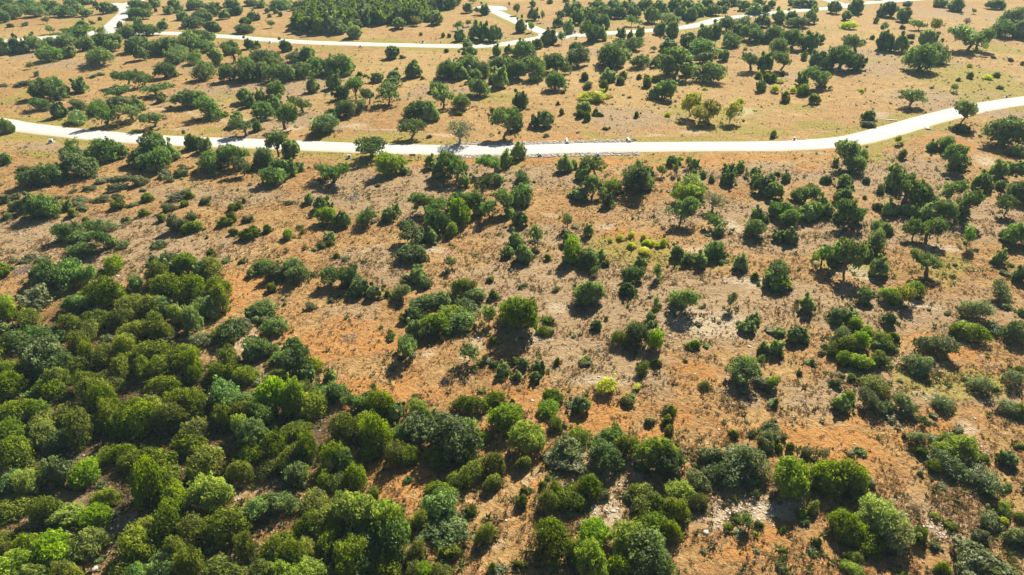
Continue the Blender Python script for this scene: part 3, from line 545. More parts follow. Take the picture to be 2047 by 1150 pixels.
# ------------------------------------------------------------------ every plant in view: kind, centre x, top y, bottom y, width
# each list is measured inside its own part of the photograph (origin x, origin y, enlargement)
CAT = [
(0,0,3.992,"""c 30 90 185 120;c 100 60 160 150;c 150 20 110 160;c 60 -10 80 160;c 220 0 90 160;c 290 60 140 150;c 330 20 100 160;c 420 10 90 160;c 480 50 140 160;c 560 40 140 150;c 620 20 100 130;c 690 70 135 110;c 600 -10 50 180;c 700 -10 40 100
o 770 15 60 50;c 860 20 110 110;c 900 40 105 80;s 800 130 165 25;t 380 135 190 60;g 85 185 220 50;g 200 175 210 60;t 400 210 270 70;c 660 170 240 110;g 740 160 195 40;s 255 255 275 30
o 590 215 320 230;c 640 260 310 120;t 800 210 285 80;c 1120 10 100 150;c 1110 70 155 150;c 1060 90 150 60;o 1110 155 230 90;s 955 165 220 55;s 1205 190 235 60;c 1300 175 240 95;s 1245 60 95 30;c 1350 60 115 100;c 1430 30 100 100;c 1240 -10 60 110;c 1390 0 50 100;c 1460 100 165 110;c 1610 85 170 150;c 1650 100 180 100;c 1540 160 225 190;c 1690 170 250 130;s 1740 205 255 60;c 1560 0 80 140;c 1700 20 90 140;o 1720 70 125 80;c 1900 30 120 110;c 1830 70 130 80;c 1790 95 155 90;c 1960 200 270 150;c 1960 140 210 110;c 2010 90 170 80;c 1850 0 60 130;c 2000 0 50 120
c 1010 230 300 170;c 1160 230 290 170;c 50 330 440 120;c 130 300 425 130;c 200 330 430 110;c 320 300 415 150;c 270 295 380 130;c 530 290 400 190;c 400 300 380 120;o 690 300 400 130;c 830 290 380 200;c 900 320 415 120;c 920 270 360 140;c 390 380 500 180;c 560 380 465 120;c 810 370 530 270
c 1110 290 420 200;o 1130 360 475 110;c 1260 310 430 200;c 1380 290 440 220;c 1500 280 430 220;c 1600 240 360 200;c 1440 370 500 200;c 1390 410 520 170;c 1550 400 520 150;c 1640 320 420 160;c 1050 350 420 90;c 1670 260 330 120
c 1840 330 440 140;o 1870 370 495 150;o 1730 390 500 140;c 1990 305 395 90;c 2000 430 640 200;c 1960 480 660 170;c 1830 530 660 160;c 1630 520 650 180;t 250 495 550 60;g 290 570 610 50;g 740 590 625 60;g 800 580 605 60
c 1320 495 630 160;s 1410 570 610 60;o 1010 560 680 160;o 1150 560 695 170;o 1260 650 755 230;s 1290 745 820 90;c 440 610 740 180;c 350 660 800 190;c 510 650 760 100;c 480 700 800 140;c 650 640 745 140;g 190 645 690 110;g 30 665 695 70;n 945 685 795 190;c 350 785 890 180;o 490 825 930 130;c 640 790 880 160;c 630 880 1000 200;c 780 780 920 180;o 850 840 1000 200;c 960 800 880 200;o 1060 800 960 220;o 1100 790 880 120;c 1510 715 870 230;c 1690 795 960 220;s 1790 890 935 70;n 1240 895 1010 200;o 60 935 1060 120;c 1960 690 830 140;c 1990 760 860 110;o 1900 870 1000 120;o 1960 920 1075 180"""),
(512,0,3.992,"""c 40 10 65 110;c 90 65 105 50;c 160 60 110 50;s 195 95 130 35;s 110 110 140 30;c 10 100 165 60;t 130 165 220 60;c 200 20 80 180;c 330 80 140 90;c 300 140 180 40;c 370 10 80 150;c 500 10 90 140;c 350 160 240 110
c 780 210 310 130;c 1140 145 235 120;a 1280 135 205 90;b 1400 85 170 110;c 1440 110 200 120;o 1690 25 100 80;t 1770 60 115 40;o 1820 45 115 90;t 1610 160 240 70;t 1690 160 210 60;n 1760 195 310 140;n 1820 205 325 110;n 1905 205 330 110;c 1630 245 330 100;s 1490 250 300 30;s 1540 270 300 35;s 1315 260 285 30;s 310 250 275 25;s 357 250 280 30;t 1730 0 25 60;t 2020 20 60 20
c 235 330 415 110;s 325 375 405 20;o 420 375 475 130;o 1095 370 460 140;g 1170 440 468 45;c 10 310 390 60;o 1690 320 380 100;o 1705 375 455 130;o 1920 335 450 90;s 1520 390 420 30;c 2010 360 430 70
c 90 400 560 220;c 150 430 580 160;c 60 470 640 170;c 210 510 660 210;c 320 415 500 150;c 350 500 630 200;c 490 550 620 90;c 150 640 780 170;c 500 465 590 180;c 600 500 610 110;c 680 445 600 200;c 740 470 570 100;c 720 570 615 70;c 460 610 740 120;s 830 575 610 50;s 870 590 615 30
o 630 600 700 130;c 970 580 660 110;o 1100 570 650 120;n 1255 505 610 130;g 1240 595 630 90;g 1330 605 635 40;c 1080 630 700 140;n 800 615 790 150;c 690 660 800 130;o 900 700 835 150;o 1065 650 835 210;t 840 800 895 90;c 710 820 945 150;c 550 910 1075 240;c 600 870 980 120
o 370 700 900 160;c 30 700 800 90;c 70 790 960 170;c 160 770 900 140;o 240 840 1030 190;c 10 900 1050 90
c 1290 820 960 210;c 1400 820 970 140;n 1250 950 1100 200;d 1630 970 1140 220;b 1890 860 915 50;n 1990 900 1090 210;c 1500 470 640 180;c 1560 480 620 140;c 1680 450 600 200;c 1800 490 620 160;c 1620 530 640 130;c 1740 560 660 130;c 1780 630 770 160;c 1440 660 740 110;o 1490 690 860 210;c 1640 745 880 200;s 1620 890 925 50;c 1940 460 560 150;c 2000 500 620 120;o 1950 560 690 150;c 2000 430 520 90;c 1890 590 670 80;o 940 1090 1200 170"""),
(1024,0,3.992,"""t 40 20 120 60;c 165 60 165 100;c 165 5 55 70;t 240 100 175 40;c 430 0 20 60;c 300 -5 30 60;c 385 80 150 70;c 360 150 220 90;c 450 40 120 120;c 500 20 100 110;c 520 90 200 130;c 600 60 160 140;c 680 0 90 150;c 640 110 220 130;c 730 40 130 140;c 760 70 150 110;c 820 0 80 150;c 840 60 150 140;c 930 20 90 150;c 970 60 140 120;c 1060 0 80 150;o 1110 60 180 130;c 1170 10 110 120;c 1260 110 190 190;c 1200 50 120 120;c 1290 0 90 140;c 1350 50 150 150;c 1420 70 165 130;c 1480 20 130 120;c 1400 0 60 130;c 1540 0 110 150;o 1600 40 120 120;c 1680 0 70 110;o 1690 50 100 80;c 1760 0 50 130;c 1850 10 90 110;c 1960 -10 60 140;c 1930 50 120 150;c 2020 40 110 80
o 715 120 230 120;o 600 170 330 170;o 640 230 330 140;o 710 215 320 100;o 450 180 265 110;t 395 250 350 80;o 300 250 350 140;o 70 165 255 110;t 155 180 255 60;t 950 135 210 90;t 1010 150 210 60;c 870 235 315 90;o 940 240 310 60;o 1015 220 305 90;c 1180 190 280 110;o 1270 180 290 130
c 200 310 390 90;c 110 340 470 190;c 60 330 420 100;c 10 430 560 100;c 40 500 640 170;c 190 480 650 200;c 350 420 590 210;c 130 460 560 130;c 510 340 420 120;c 520 400 540 180;c 345 590 730 160;c 30 360 450 80
c 760 350 540 230;c 840 400 540 150;c 960 310 410 160;c 900 390 470 140;c 850 310 370 110;c 1030 430 545 200;c 1240 325 415 150;t 1130 370 410 60;c 1140 470 540 80;o 1300 410 620 280;c 1250 450 600 160;c 1390 490 610 130;c 1570 480 670 190;o 1390 265 380 150;c 1480 330 370 70;c 1540 340 460 260;c 1440 390 470 130;o 1530 420 500 130;o 1680 400 480 100;c 1530 220 330 150;c 1610 160 310 130;c 1740 280 385 180;c 1700 150 260 160;c 1820 130 230 180;c 1900 200 330 160;c 1960 240 350 180;c 1990 130 220 130;c 1800 200 300 120;o 1720 240 340 100;c 2030 220 350 80
o 1900 420 560 170;o 2010 440 570 140;s 1960 580 630 60;c 1980 630 730 100;s 2030 590 650 60;y 1860 370 400 45;y 1535 685 720 35;s 580 580 645 55;c 760 565 660 130;s 880 570 635 70;s 860 610 680 70;s 735 650 730 75;g 600 650 710 80;s 1010 590 635 45;s 1075 590 640 60;s 1075 625 700 80;s 1145 605 660 50;c 1225 640 800 160;c 1130 710 790 90;y 640 705 820 190;y 760 740 790 70;y 690 770 820 60
c 60 745 865 140;s 365 805 840 25;s 395 870 920 40;s 405 720 750 30;c 570 810 910 120;s 545 880 945 60;s 597 895 970 55;s 665 865 920 40;s 690 895 935 60;s 745 1012 1040 45;s 990 880 940 40;y 1240 890 935 50;y 1320 955 985 35;y 1820 785 825 70;a 1420 770 930 150;a 1560 765 960 170;a 1490 860 990 150;a 1735 810 980 150;c 180 880 1020 80;c 260 870 1020 150;o 25 920 1030 120;g 270 1070 1095 45;y 1930 875 890 30"""),
(1535,0,3.992,"""c 30 0 65 70;c 190 -5 45 90;c 260 5 65 120;c 330 0 65 130;c 370 50 95 60;c 80 90 190 130;c 180 100 180 110;c 230 140 225 160;c 330 90 190 110;c 525 15 110 110;c 620 60 165 90;c 690 0 110 130;o 950 20 130 130;c 900 65 135 80;s 862 135 185 40;c 1070 50 175 130;c 1110 10 50 80;c 1370 -10 60 130;c 1490 0 95 130;t 1640 70 110 40;o 1810 0 70 140;c 1950 75 180 170;c 1990 180 310 150;c 1850 160 300 190;o 1590 210 400 330;o 1670 240 395 170;d 1580 130 210 60;a 1330 155 250 110;t 1200 165 240 130;o 1260 240 370 140;o 920 265 395 150;o 1050 270 410 130;s 830 285 320 40;t 930 180 250 60;y 650 190 235 130;g 1070 205 232 35;g 1130 325 350 50;g 1140 270 310 60;c 1280 270 380 130
c 30 200 340 160;c 100 240 330 120;c 190 250 400 180;c 330 250 410 150;c 400 280 350 110;c 80 330 440 160;o 90 420 560 170;c 10 440 540 60;s 285 410 480 60;o 370 390 530 120;c 440 370 560 140;c 570 340 570 230;c 690 390 570 150;o 690 270 420 170;c 640 300 360 80;o 370 550 700 220;c 270 580 690 110;c 430 590 690 100;c 1190 390 575 240;c 1350 330 510 160;c 1330 390 500 100;s 275 680 765 110;y 200 700 745 55;y 60 675 740 70;s 30 580 660 60;s 115 565 610 35;s 140 710 820 80;s 370 740 830 70;y 80 620 665 90;y 745 695 735 45;y 1610 495 540 50;s 1610 550 630 45;s 1515 620 650 45;y 1755 590 640 70;s 1820 580 620 60;g 1935 460 490 50;s 2030 490 520 40;g 1800 445 470 50;g 1850 680 710 50;t 1480 655 735 60;t 490 680 720 30;s 1305 690 708 30;n 1135 705 850 220;o 800 880 960 110;g 805 960 1020 110;s 42 1020 1100 50;n 1540 820 995 185;a 1035 1010 1150 55;c 1870 950 1190 330;g 1530 980 1060 130"""),
(0,270,3.992,"""c 40 100 245 110;t 570 30 105 110;c 590 95 240 170;c 640 150 350 270;c 740 170 320 150;c 850 30 220 180;c 950 60 190 140;c 730 80 200 100;c 300 230 420 170;c 230 280 420 170;c 400 230 400 220;c 480 240 340 120;g 200 235 290 120;c 1120 30 260 170;c 1250 0 220 230;c 1290 130 300 200;c 1180 110 290 170;c 1380 60 210 130;n 1540 0 110 130;n 1640 30 130 130;c 1680 100 300 200;c 1790 80 250 160;o 1900 50 240 200;o 1950 110 320 160;s 1985 230 290 60;c 330 430 660 170;c 270 470 610 150;c 400 480 670 210;c 360 560 660 180;g 130 520 610 110;g 70 610 670 80;g 40 470 550 100;g 120 460 520 90;c 550 530 610 90;s 580 590 660 75;s 945 520 605 110;s 1180 455 540 95;s 1150 580 655 75;s 1300 620 695 72;s 1475 515 575 65;s 1520 445 510 50;s 695 655 720 62;s 1025 645 695 65;g 660 560 605 100;g 640 500 560 130;g 800 500 545 110;g 940 470 520 70;g 1070 525 575 80;g 470 475 510 50;g 540 490 505 30;g 1130 310 410 140;g 980 320 380 130;g 830 330 390 120;g 930 390 460 130;g 720 400 450 100;g 590 430 460 60;g 1320 285 350 110;g 1440 270 340 90;g 1470 230 280 70;g 1365 330 380 60;g 1430 470 530 160;g 1360 530 620 110;g 1645 470 550 90;g 1530 610 680 100;g 1430 630 780 150;s 1540 700 785 140;s 1860 545 610 80;s 1905 530 590 55;s 1950 500 540 40;s 1800 640 730 100;s 1855 610 700 80;s 1865 740 800 58;s 1990 770 845 150;s 2020 725 775 60;g 1990 640 700 80
c 560 690 850 200;c 640 760 870 190;c 820 660 800 190;o 830 760 900 180;c 660 860 975 220;c 900 810 900 90;g 980 850 905 90;g 1270 850 905 110;g 105 980 1015 50;s 40 1015 1130 110;g 240 970 1010 100;g 340 955 1010 100;c 350 1000 1200 220;c 400 980 1230 200;c 560 960 1230 260;c 680 1020 1230 190;c 300 1010 1220 130;j 915 960 1105 170;c 1330 910 1110 180;c 1240 960 1040 100;b 1500 950 1130 170;c 1390 1000 1130 150;j 1690 970 1150 190;s 1690 915 980 75;c 1600 1010 1140 140;s 1930 990 1025 50;c 2010 1010 1140 80;g 1810 970 1000 50"""),
(512,270,3.992,"""n 180 0 170 170;o 290 40 170 150;c 80 110 260 160;c 140 260 410 210;c 200 190 300 180;c 280 200 330 130;c 350 220 290 90;o 620 200 380 250;o 560 220 340 180;n 920 20 190 240;b 1090 150 330 220;c 1180 250 310 90;s 975 385 415 35;c 425 455 560 90;g 260 530 560 75;c 530 500 620 150;b 560 570 720 150;o 700 590 720 130;c 870 540 745 170;c 1060 560 700 120;c 1120 550 630 80;s 90 715 785 65;b 260 760 840 85;t 380 745 780 40;t 360 710 735 40;c 590 780 860 120;s 520 850 905 90;s 590 830 890 70;s 640 945 990 50;g 720 965 1010 70;t 395 870 910 35;c 290 950 1130 180;c 330 1040 1190 170;g 160 1030 1170 150;c 50 1000 1120 160;g 460 1090 1130 50;o 620 1050 1200 200;c 770 1050 1230 170;c 830 1060 1290 150;c 940 1180 1310 110;o 690 1040 1190 200
o 1600 80 370 250;o 1560 130 300 200;o 1400 150 260 100;c 1450 230 340 120;o 1660 290 410 100;o 1900 140 300 190;o 1990 70 250 130;c 1920 290 410 110;o 1810 310 480 160;o 1350 410 620 210;o 1430 480 680 180;c 1620 410 640 200;o 1700 440 620 180;b 1620 530 730 180;c 1450 620 800 190;b 1560 680 810 90;c 1400 680 860 120;o 1240 710 860 240;c 1310 760 860 110;c 1230 870 1030 230;c 1310 900 1010 100;o 1860 470 660 160;o 1990 380 620 170;c 2020 480 660 100;c 1780 510 650 120;t 1560 965 1070 90;t 1530 1060 1110 50;o 2010 740 960 90;c 1290 1040 1180 130;c 1360 1120 1215 80;s 1200 1110 1160 50"""),
(1024,270,3.992,"""o 45 40 190 130;c 90 300 410 170;c 50 360 560 180;c 60 450 580 150;o 60 580 720 130;c 30 700 900 130;c 90 870 1020 150;t 200 740 890 110;c 420 160 300 130;c 490 190 270 80;n 660 170 320 190;c 560 270 370 120;o 580 200 280 100;o 640 320 490 170;c 540 420 530 150;c 500 450 510 100;b 800 350 480 150;c 760 430 580 110;c 980 210 470 250;c 1010 230 400 200;c 1100 220 330 70;c 1080 330 450 100;t 1190 240 330 90;c 1270 150 250 90;t 1295 230 320 60;y 1340 170 200 50;c 1330 190 240 40;t 1400 165 260 60;c 1455 185 270 80;c 1445 265 335 65;c 1515 260 350 65;c 1590 305 380 60;t 1315 335 400 30;c 1730 240 330 130;c 1720 300 410 120;o 1815 180 290 80;t 1865 290 345 40;c 1940 240 330 80;c 1940 290 400 110;o 1990 320 460 150;b 1440 350 510 270;b 1400 400 560 190;b 1320 390 470 100;o 1345 490 700 200;d 1600 430 600 170;o 1640 620 750 170;c 1640 690 810 90;t 440 610 750 110;c 450 740 880 120;b 480 800 1020 180;c 600 880 1060 180;c 700 920 1020 110;c 460 900 1030 100;s 745 1000 1050 60;t 650 1050 1120 70;o 605 700 800 90;y 790 820 850 50;y 865 790 840 60;y 950 765 820 55;y 1045 775 840 45;y 950 845 905 60;y 1070 830 880 60;y 1120 840 890 50;y 1210 830 890 70;y 1060 890 960 110;y 1160 850 900 50;s 285 940 1000 45;c 1310 810 1000 120;c 1400 880 1040 110;c 1500 890 1060 130;c 1600 790 1000 170;c 1610 850 1000 130;o 1660 860 990 80;o 1820 955 1070 120;c 1950 580 680 120;c 1930 680 830 170;c 2020 600 700 60;c 960 1030 1190 160;c 1020 980 1090 120;c 910 1040 1130 70;t 1150 1030 1150 90;s 1935 1080 1160 50;o 2030 1070 1210 90;s 940 550 575 35"""),
(1535,270,3.992,"""o 650 60 250 220;c 670 150 310 160;o 540 150 240 60;o 740 120 210 110;c 600 300 420 120;c 460 320 390 90;s 1070 120 195 65;c 780 320 390 60;c 660 350 390 40;y 990 235 280 65;o 1400 0 120 160;c 1300 50 135 100;c 1420 60 135 140;o 1480 100 280 200;c 1500 190 290 150;y 1560 265 300 40;c 20 290 390 90;c 140 275 380 90;s 75 290 330 40;o 40 380 500 140;o 290 400 560 200;c 230 430 530 110;c 420 460 620 140;c 350 490 680 170;c 300 560 690 150;c 460 530 660 110;c 120 480 680 180;c 170 580 730 170;c 50 530 660 110;c 170 720 880 130;c 80 770 860 120;o 590 430 545 150;o 640 500 720 190;o 690 560 700 120;c 570 590 700 110;o 1080 270 550 300;c 1000 300 450 150;c 1180 340 560 180;o 1280 400 580 180;g 900 360 470 90;c 960 500 650 130;g 880 530 600 80;n 1430 390 540 190;n 1570 480 680 190;c 1540 570 670 120;c 1390 530 690 190;c 1250 560 680 140;c 1160 560 660 100;c 1110 540 650 110;o 1150 650 830 170;o 1270 670 850 200;t 850 670 790 110;c 950 660 790 90;t 890 680 760 80;o 1700 290 430 140;o 1740 310 420 90;c 1830 220 350 150;c 1900 190 300 100;c 1960 90 175 110;c 2020 130 180 50;c 1990 220 300 110;c 1980 300 520 170;c 2000 380 540 170;c 1850 360 440 90;n 1890 500 640 160;o 430 850 1040 190;n 600 870 1110 230;o 540 850 1000 150;c 850 790 950 180;o 870 940 1110 150;c 780 850 1000 110;o 1260 870 1110 210;t 1580 720 900 100;c 1970 700 890 200;c 1900 740 850 110;o 1840 920 1020 120;c 2000 1050 1180 130;g 1900 1090 1130 80;c 80 1020 1210 230;b 60 1080 1230 220;s 770 480 510 40"""),
(0,540,3.992,"""j 60 160 420 150;g 290 140 330 240;j 250 300 480 200;c 330 380 620 280;c 130 400 650 220;j 100 450 640 180;c 600 170 350 180;j 700 150 300 200;j 880 40 300 240;j 800 80 260 180;j 1030 160 340 200;j 790 250 480 220;j 590 300 520 180;j 720 400 560 200;j 950 280 480 200;j 1100 360 560 200;j 1210 160 380 230;j 1330 20 220 200;j 1400 70 200 180;c 1300 170 370 200;j 1270 330 560 190;c 1620 150 380 230;j 1770 170 340 170;c 1690 200 400 150;b 1550 220 420 160;b 1430 300 450 150;j 1340 430 560 120;j 1010 400 640 180;j 1020 480 700 190;g 880 470 640 120;c 400 540 860 300;c 300 530 750 200;c 480 620 870 220;j 640 560 860 200;j 700 600 760 140;j 860 600 760 150;j 1090 600 800 200;j 1250 540 780 250;j 1300 640 880 230;j 1470 540 800 240;j 1550 640 860 180;j 1560 750 920 120;j 980 680 880 180;j 850 740 960 180;j 920 820 980 150;j 700 780 980 180;j 1150 720 880 160;j 120 690 900 230;b 60 700 860 120;j 220 700 900 160;j 420 800 1060 240;b 460 790 980 160;j 90 830 1060 240;c 270 900 1080 130;b 60 1010 1250 150;b 180 980 1230 160;b 340 1000 1230 200;j 780 900 1120 240;j 860 960 1180 200;j 590 1000 1250 260;j 1330 810 1010 230;j 1480 880 1150 250;j 1250 960 1200 220;j 1400 1010 1250 200;j 1080 1020 1240 200;j 1600 950 1180 220;j 1450 1060 1280 200;c 1830 880 1150 320;c 1960 860 1200 260;j 1800 1090 1250 160;g 1640 480 630 210;c 1840 400 600 230;j 1750 440 560 140;g 1960 390 500 130;c 2010 250 400 120;j 1830 640 830 230;j 1760 790 900 200;c 2010 520 740 150;j 880 1060 1260 180;c 20 420 520 100;g 30 480 620 100;j 1960 1000 1250 200"""),
(512,540,3.992,"""c 60 210 380 230;s 125 95 175 75;c 150 350 530 210;g 60 350 440 110;c 50 480 720 230;c 300 510 680 150;c 220 560 760 200;g 120 600 700 120;c 330 660 880 220;j 460 720 830 150;c 420 740 900 150;j 170 760 860 100;c 210 850 980 200;c 500 830 1080 200;c 650 800 1060 210;c 600 760 900 110;j 410 860 1100 230;j 440 960 1200 260;b 140 920 1180 230;b 280 960 1200 200;b 60 1000 1220 180;c 830 960 1160 190;j 980 960 1180 220;c 900 950 1080 120;j 1060 1000 1180 150;b 1310 1020 1260 230;c 1120 1050 1200 140;t 940 890 960 60;t 1275 980 1020 50
c 1150 60 250 160;c 1290 0 120 130;c 1350 40 150 90;s 1200 40 90 50;s 1050 160 210 45;b 1660 80 220 150;c 1740 150 270 170;s 1895 140 240 75;s 1875 50 100 50;c 1400 190 320 250;c 1280 220 380 170;c 1500 190 300 130;c 1240 290 400 120;c 1640 240 400 220;b 1560 290 440 220;c 1640 340 510 230;b 1440 350 530 210;c 1380 410 540 180;o 1260 390 520 150;o 1220 490 670 220;t 1200 620 710 80;s 1080 500 550 70;t 1860 260 430 120;t 1700 560 720 180;s 1890 530 600 65;t 1830 680 740 50;s 1750 770 800 50;g 440 250 320 80;g 600 220 255 40;c 1910 720 780 60;c 1970 730 850 120;j 1700 1010 1145 210;j 1910 970 1100 170;s 1800 960 985 30"""),
(1024,540,3.992,"""b 60 210 530 290;b 20 230 420 200;s 290 360 430 95;j 265 445 525 115;c 600 90 290 190;c 560 170 290 130;c 670 330 480 90;c 920 100 210 130;t 1145 220 300 50;c 1105 290 420 90;c 1100 400 460 90;c 990 400 600 190;b 1130 460 650 150;j 860 480 620 140;o 1360 140 310 220;c 1330 190 300 160;t 1740 170 310 90;c 1930 330 440 100;c 1880 400 510 150;s 1455 555 630 70;s 1400 590 630 40;c 2000 540 680 110;t 1980 680 770 70;o 1810 700 870 270;b 1870 690 800 140;c 1810 840 930 150;g 1990 850 950 140;j 1530 875 955 88;j 1035 725 835 125;s 1145 710 770 65;y 750 840 1000 170;y 590 680 720 45;y 1000 900 950 70;s 920 1010 1090 110;s 355 690 755 45;c 80 680 800 110;s 20 690 750 50;c 45 790 880 80;c 210 700 840 120;c 190 770 890 90;b 320 950 1080 140;b 290 1050 1170 180;c 550 980 1150 150;s 1265 1080 1150 75;t 360 120 165 45;s 60 110 150 25;g 590 720 770 80;s 1385 715 735 25;s 0 1000 1060 30"""),
(1535,540,3.992,"""c 80 90 180 120;o 300 170 320 140;c 770 120 270 150;b 960 130 270 160;a 1080 95 260 150;b 1170 90 220 130;j 1010 180 280 130;c 570 280 420 160;c 660 310 430 150;c 540 340 440 120;b 690 380 480 100;o 960 320 430 110;c 560 460 620 170;j 600 520 680 160;j 510 570 690 130;b 720 500 640 130;b 790 440 560 110;j 890 490 620 170;c 900 540 650 150;b 995 470 560 60;j 970 580 660 90;b 600 650 770 120;b 720 670 800 170;b 860 640 770 120;t 930 690 760 60;c 1250 480 680 220;c 1370 530 700 220;c 1160 670 820 190;c 1200 700 860 160;c 1640 220 400 240;j 1600 400 580 230;j 1510 420 540 120;c 1850 110 260 180;c 2020 210 370 70;g 1820 420 520 170;c 1950 400 580 190;c 210 420 590 150;c 270 440 590 120;c 90 460 530 110;c 60 530 680 130;t 350 710 750 35;s 245 795 835 40;g 525 850 930 85;s 665 840 890 80;t 740 850 890 60;s 55 1030 1095 55;b 30 840 960 110;j 830 900 1030 240;c 850 960 1150 210;c 940 1010 1150 110;c 1070 990 1150 160;c 580 990 1140 140;j 640 950 1050 80;c 1390 1000 1140 180;c 1670 820 980 190;s 1800 910 970 70;c 1960 780 940 190;j 2000 760 840 90;c 1930 1040 1180 180;j 2010 1030 1180 100"""),
(0,810,3.382,"""b 90 120 300 190;b 320 130 300 200;c 420 150 330 180;j 130 270 440 270;j 30 280 400 100;b 200 420 620 200;c 70 450 600 180;c 420 340 560 200;b 590 350 560 200;j 300 380 500 150;j 70 580 800 260;j 330 640 820 200;b 470 640 830 250;b 660 680 860 190;j 720 570 720 150;j 200 830 1050 200;b 390 810 1080 260;b 620 840 1060 250;b 90 970 1230 260;j 40 860 1000 160;b 250 1080 1260 200;j 480 1040 1240 180;j 840 1010 1230 260;c 920 1040 1260 160;c 1110 930 1180 230;j 960 830 1060 260;j 830 190 400 150;j 860 330 460 120;j 1030 270 470 250;j 1120 400 640 260;j 1010 440 700 240;j 1190 520 720 220;j 1150 700 920 220;j 1000 730 870 140;j 1330 720 960 220;j 1420 280 520 260;j 1290 170 340 220;j 1320 100 280 230;j 1330 410 560 150;b 1440 510 740 270;j 1560 680 960 280;j 1670 910 1060 140;b 1530 980 1220 260;b 1800 1060 1260 230;b 1960 1080 1280 200;j 1540 20 160 150;b 1650 80 250 150;c 1750 130 330 200;j 1680 240 420 180;c 1820 0 200 200;j 1880 200 380 180;j 2000 240 420 160;j 1640 370 540 160;j 1820 340 500 180;c 1760 500 800 230;c 1930 430 760 230;c 2010 340 560 150;j 1880 850 1080 170;j 1990 920 1120 160;j 850 40 240 200;j 700 0 200 180;j 560 20 300 200;j 300 0 200 220;j 100 0 160 220;j 1000 0 220 220;j 1180 0 200 200;j 1220 880 1060 160;j 730 200 400 150;j 1300 1000 1200 200"""),
(500,810,3.382,"""j 280 230 450 200;j 400 200 400 150;j 580 230 460 170;c 650 250 480 170;j 720 410 580 160;j 500 260 560 160;j 600 440 580 150;b 320 360 540 200;j 640 60 260 200;j 780 40 260 220;j 880 90 320 200;c 1130 0 260 250;c 1040 30 250 150;j 1000 230 420 160;j 1080 230 400 150;j 810 280 400 150;c 1380 30 380 340;c 1460 80 330 200;j 1300 270 420 200;j 1470 280 420 130;j 1580 150 250 70;j 1510 370 540 190;j 1650 320 480 140;s 1640 470 585 115;j 1380 450 560 130;j 1290 470 640 190;c 1290 600 780 250;j 1140 590 850 120;c 1350 720 960 330;c 1220 750 900 180;s 1490 670 760 85;j 1590 810 950 130;s 1340 940 1070 125;j 1300 1060 1180 150;b 1190 1060 1180 110;s 1640 1060 1130 60;s 1830 1050 1120 80;s 1850 540 600 50;s 1832 585 695 90;b 1730 0 200 230;b 1880 140 350 230;s 1850 350 450 90;b 700 580 860 300;b 850 640 900 330;b 960 650 950 220;c 780 850 1140 420;c 980 800 1080 250;j 440 560 760 220;j 520 650 860 240;j 380 680 900 200;j 540 830 1000 200;j 700 900 1150 280;j 900 950 1180 260;j 1130 910 1060 120;j 1100 1030 1150 140;j 200 850 1060 210;j 290 930 1100 180;b 120 1050 1230 220;b 400 1060 1260 250;j 380 880 1030 140;j 840 580 630 80"""),
(1000,810,3.382,"""j 370 80 180 110;j 530 145 270 160;g 440 220 400 220;g 420 300 460 250;c 740 160 330 200;j 860 160 350 150;c 720 250 460 230;t 790 90 190 50;b 1050 240 460 230;c 1150 290 480 210;s 1150 5 80 60;s 1125 60 130 60;s 1140 130 210 70;s 990 90 130 35;s 1580 165 215 50;g 1700 150 210 50;g 1820 120 240 150;g 1790 180 300 120;g 1430 280 400 150;c 1600 270 440 260;c 1720 290 500 220;c 1580 360 550 240;c 1480 390 540 180;g 1340 440 580 170;b 1940 380 650 250;j 370 490 640 110;j 600 450 640 170;j 440 570 720 230;j 320 580 730 140;j 540 610 710 120;g 690 570 650 70;j 905 515 620 90;b 1210 510 680 190;j 1330 590 710 120;j 970 580 760 260;j 1180 620 800 170;b 1070 630 780 150;b 1040 720 880 220;j 1140 780 920 140;j 1230 700 790 80;s 285 510 560 40;j 350 750 1080 270;b 640 770 980 230;b 600 950 1180 220;j 800 1010 1180 170;b 860 820 1060 260;c 960 870 1150 320;c 1060 860 1000 120;c 1090 980 1210 230;j 530 880 1080 150;s 1540 795 850 65;t 1660 720 830 90;s 1600 750 800 60;y 1720 850 880 35;s 1910 960 995 45;s 1930 1100 1140 40;s 1910 820 860 50;t 1720 570 620 40;y 1580 610 640 45;s 1890 260 310 50;s 1955 250 310 50;s 1755 790 830 40"""),
(1443,810,3.382,"""g 570 200 350 90;t 680 290 360 100;j 700 370 600 230;j 830 380 620 250;c 900 420 640 170;j 740 430 620 250;j 990 600 660 90;g 970 480 570 90;s 615 650 735 90;s 540 700 770 60;p 1040 620 900 260;p 1120 700 960 300;p 1010 700 900 220;j 820 700 900 200;j 820 790 950 180;j 1000 850 1010 200;j 1320 830 950 115;j 890 980 1070 115;b 870 1110 1160 140;s 640 900 960 60;g 885 290 335 70;c 1310 160 270 130;s 1345 270 350 90;t 1345 65 120 50;g 1595 140 190 70;b 1550 200 320 150;b 1610 220 380 170;b 1530 260 380 150;c 1540 350 500 230;j 1430 360 450 90;c 1690 390 540 230;c 1780 450 610 200;b 1755 330 390 80;c 1900 235 400 90;c 1930 310 420 110;y 1440 715 770 60;s 1550 790 850 75;g 1435 920 980 70;g 1730 840 930 100;g 1820 710 860 180;b 1900 660 760 110;y 1890 750 820 70;j 2010 720 800 80;g 1990 810 950 140;j 1485 1010 1150 90;g 1780 960 1230 340;g 1650 1040 1220 200;s 1900 565 590 60;s 2010 275 300 60"""),
]
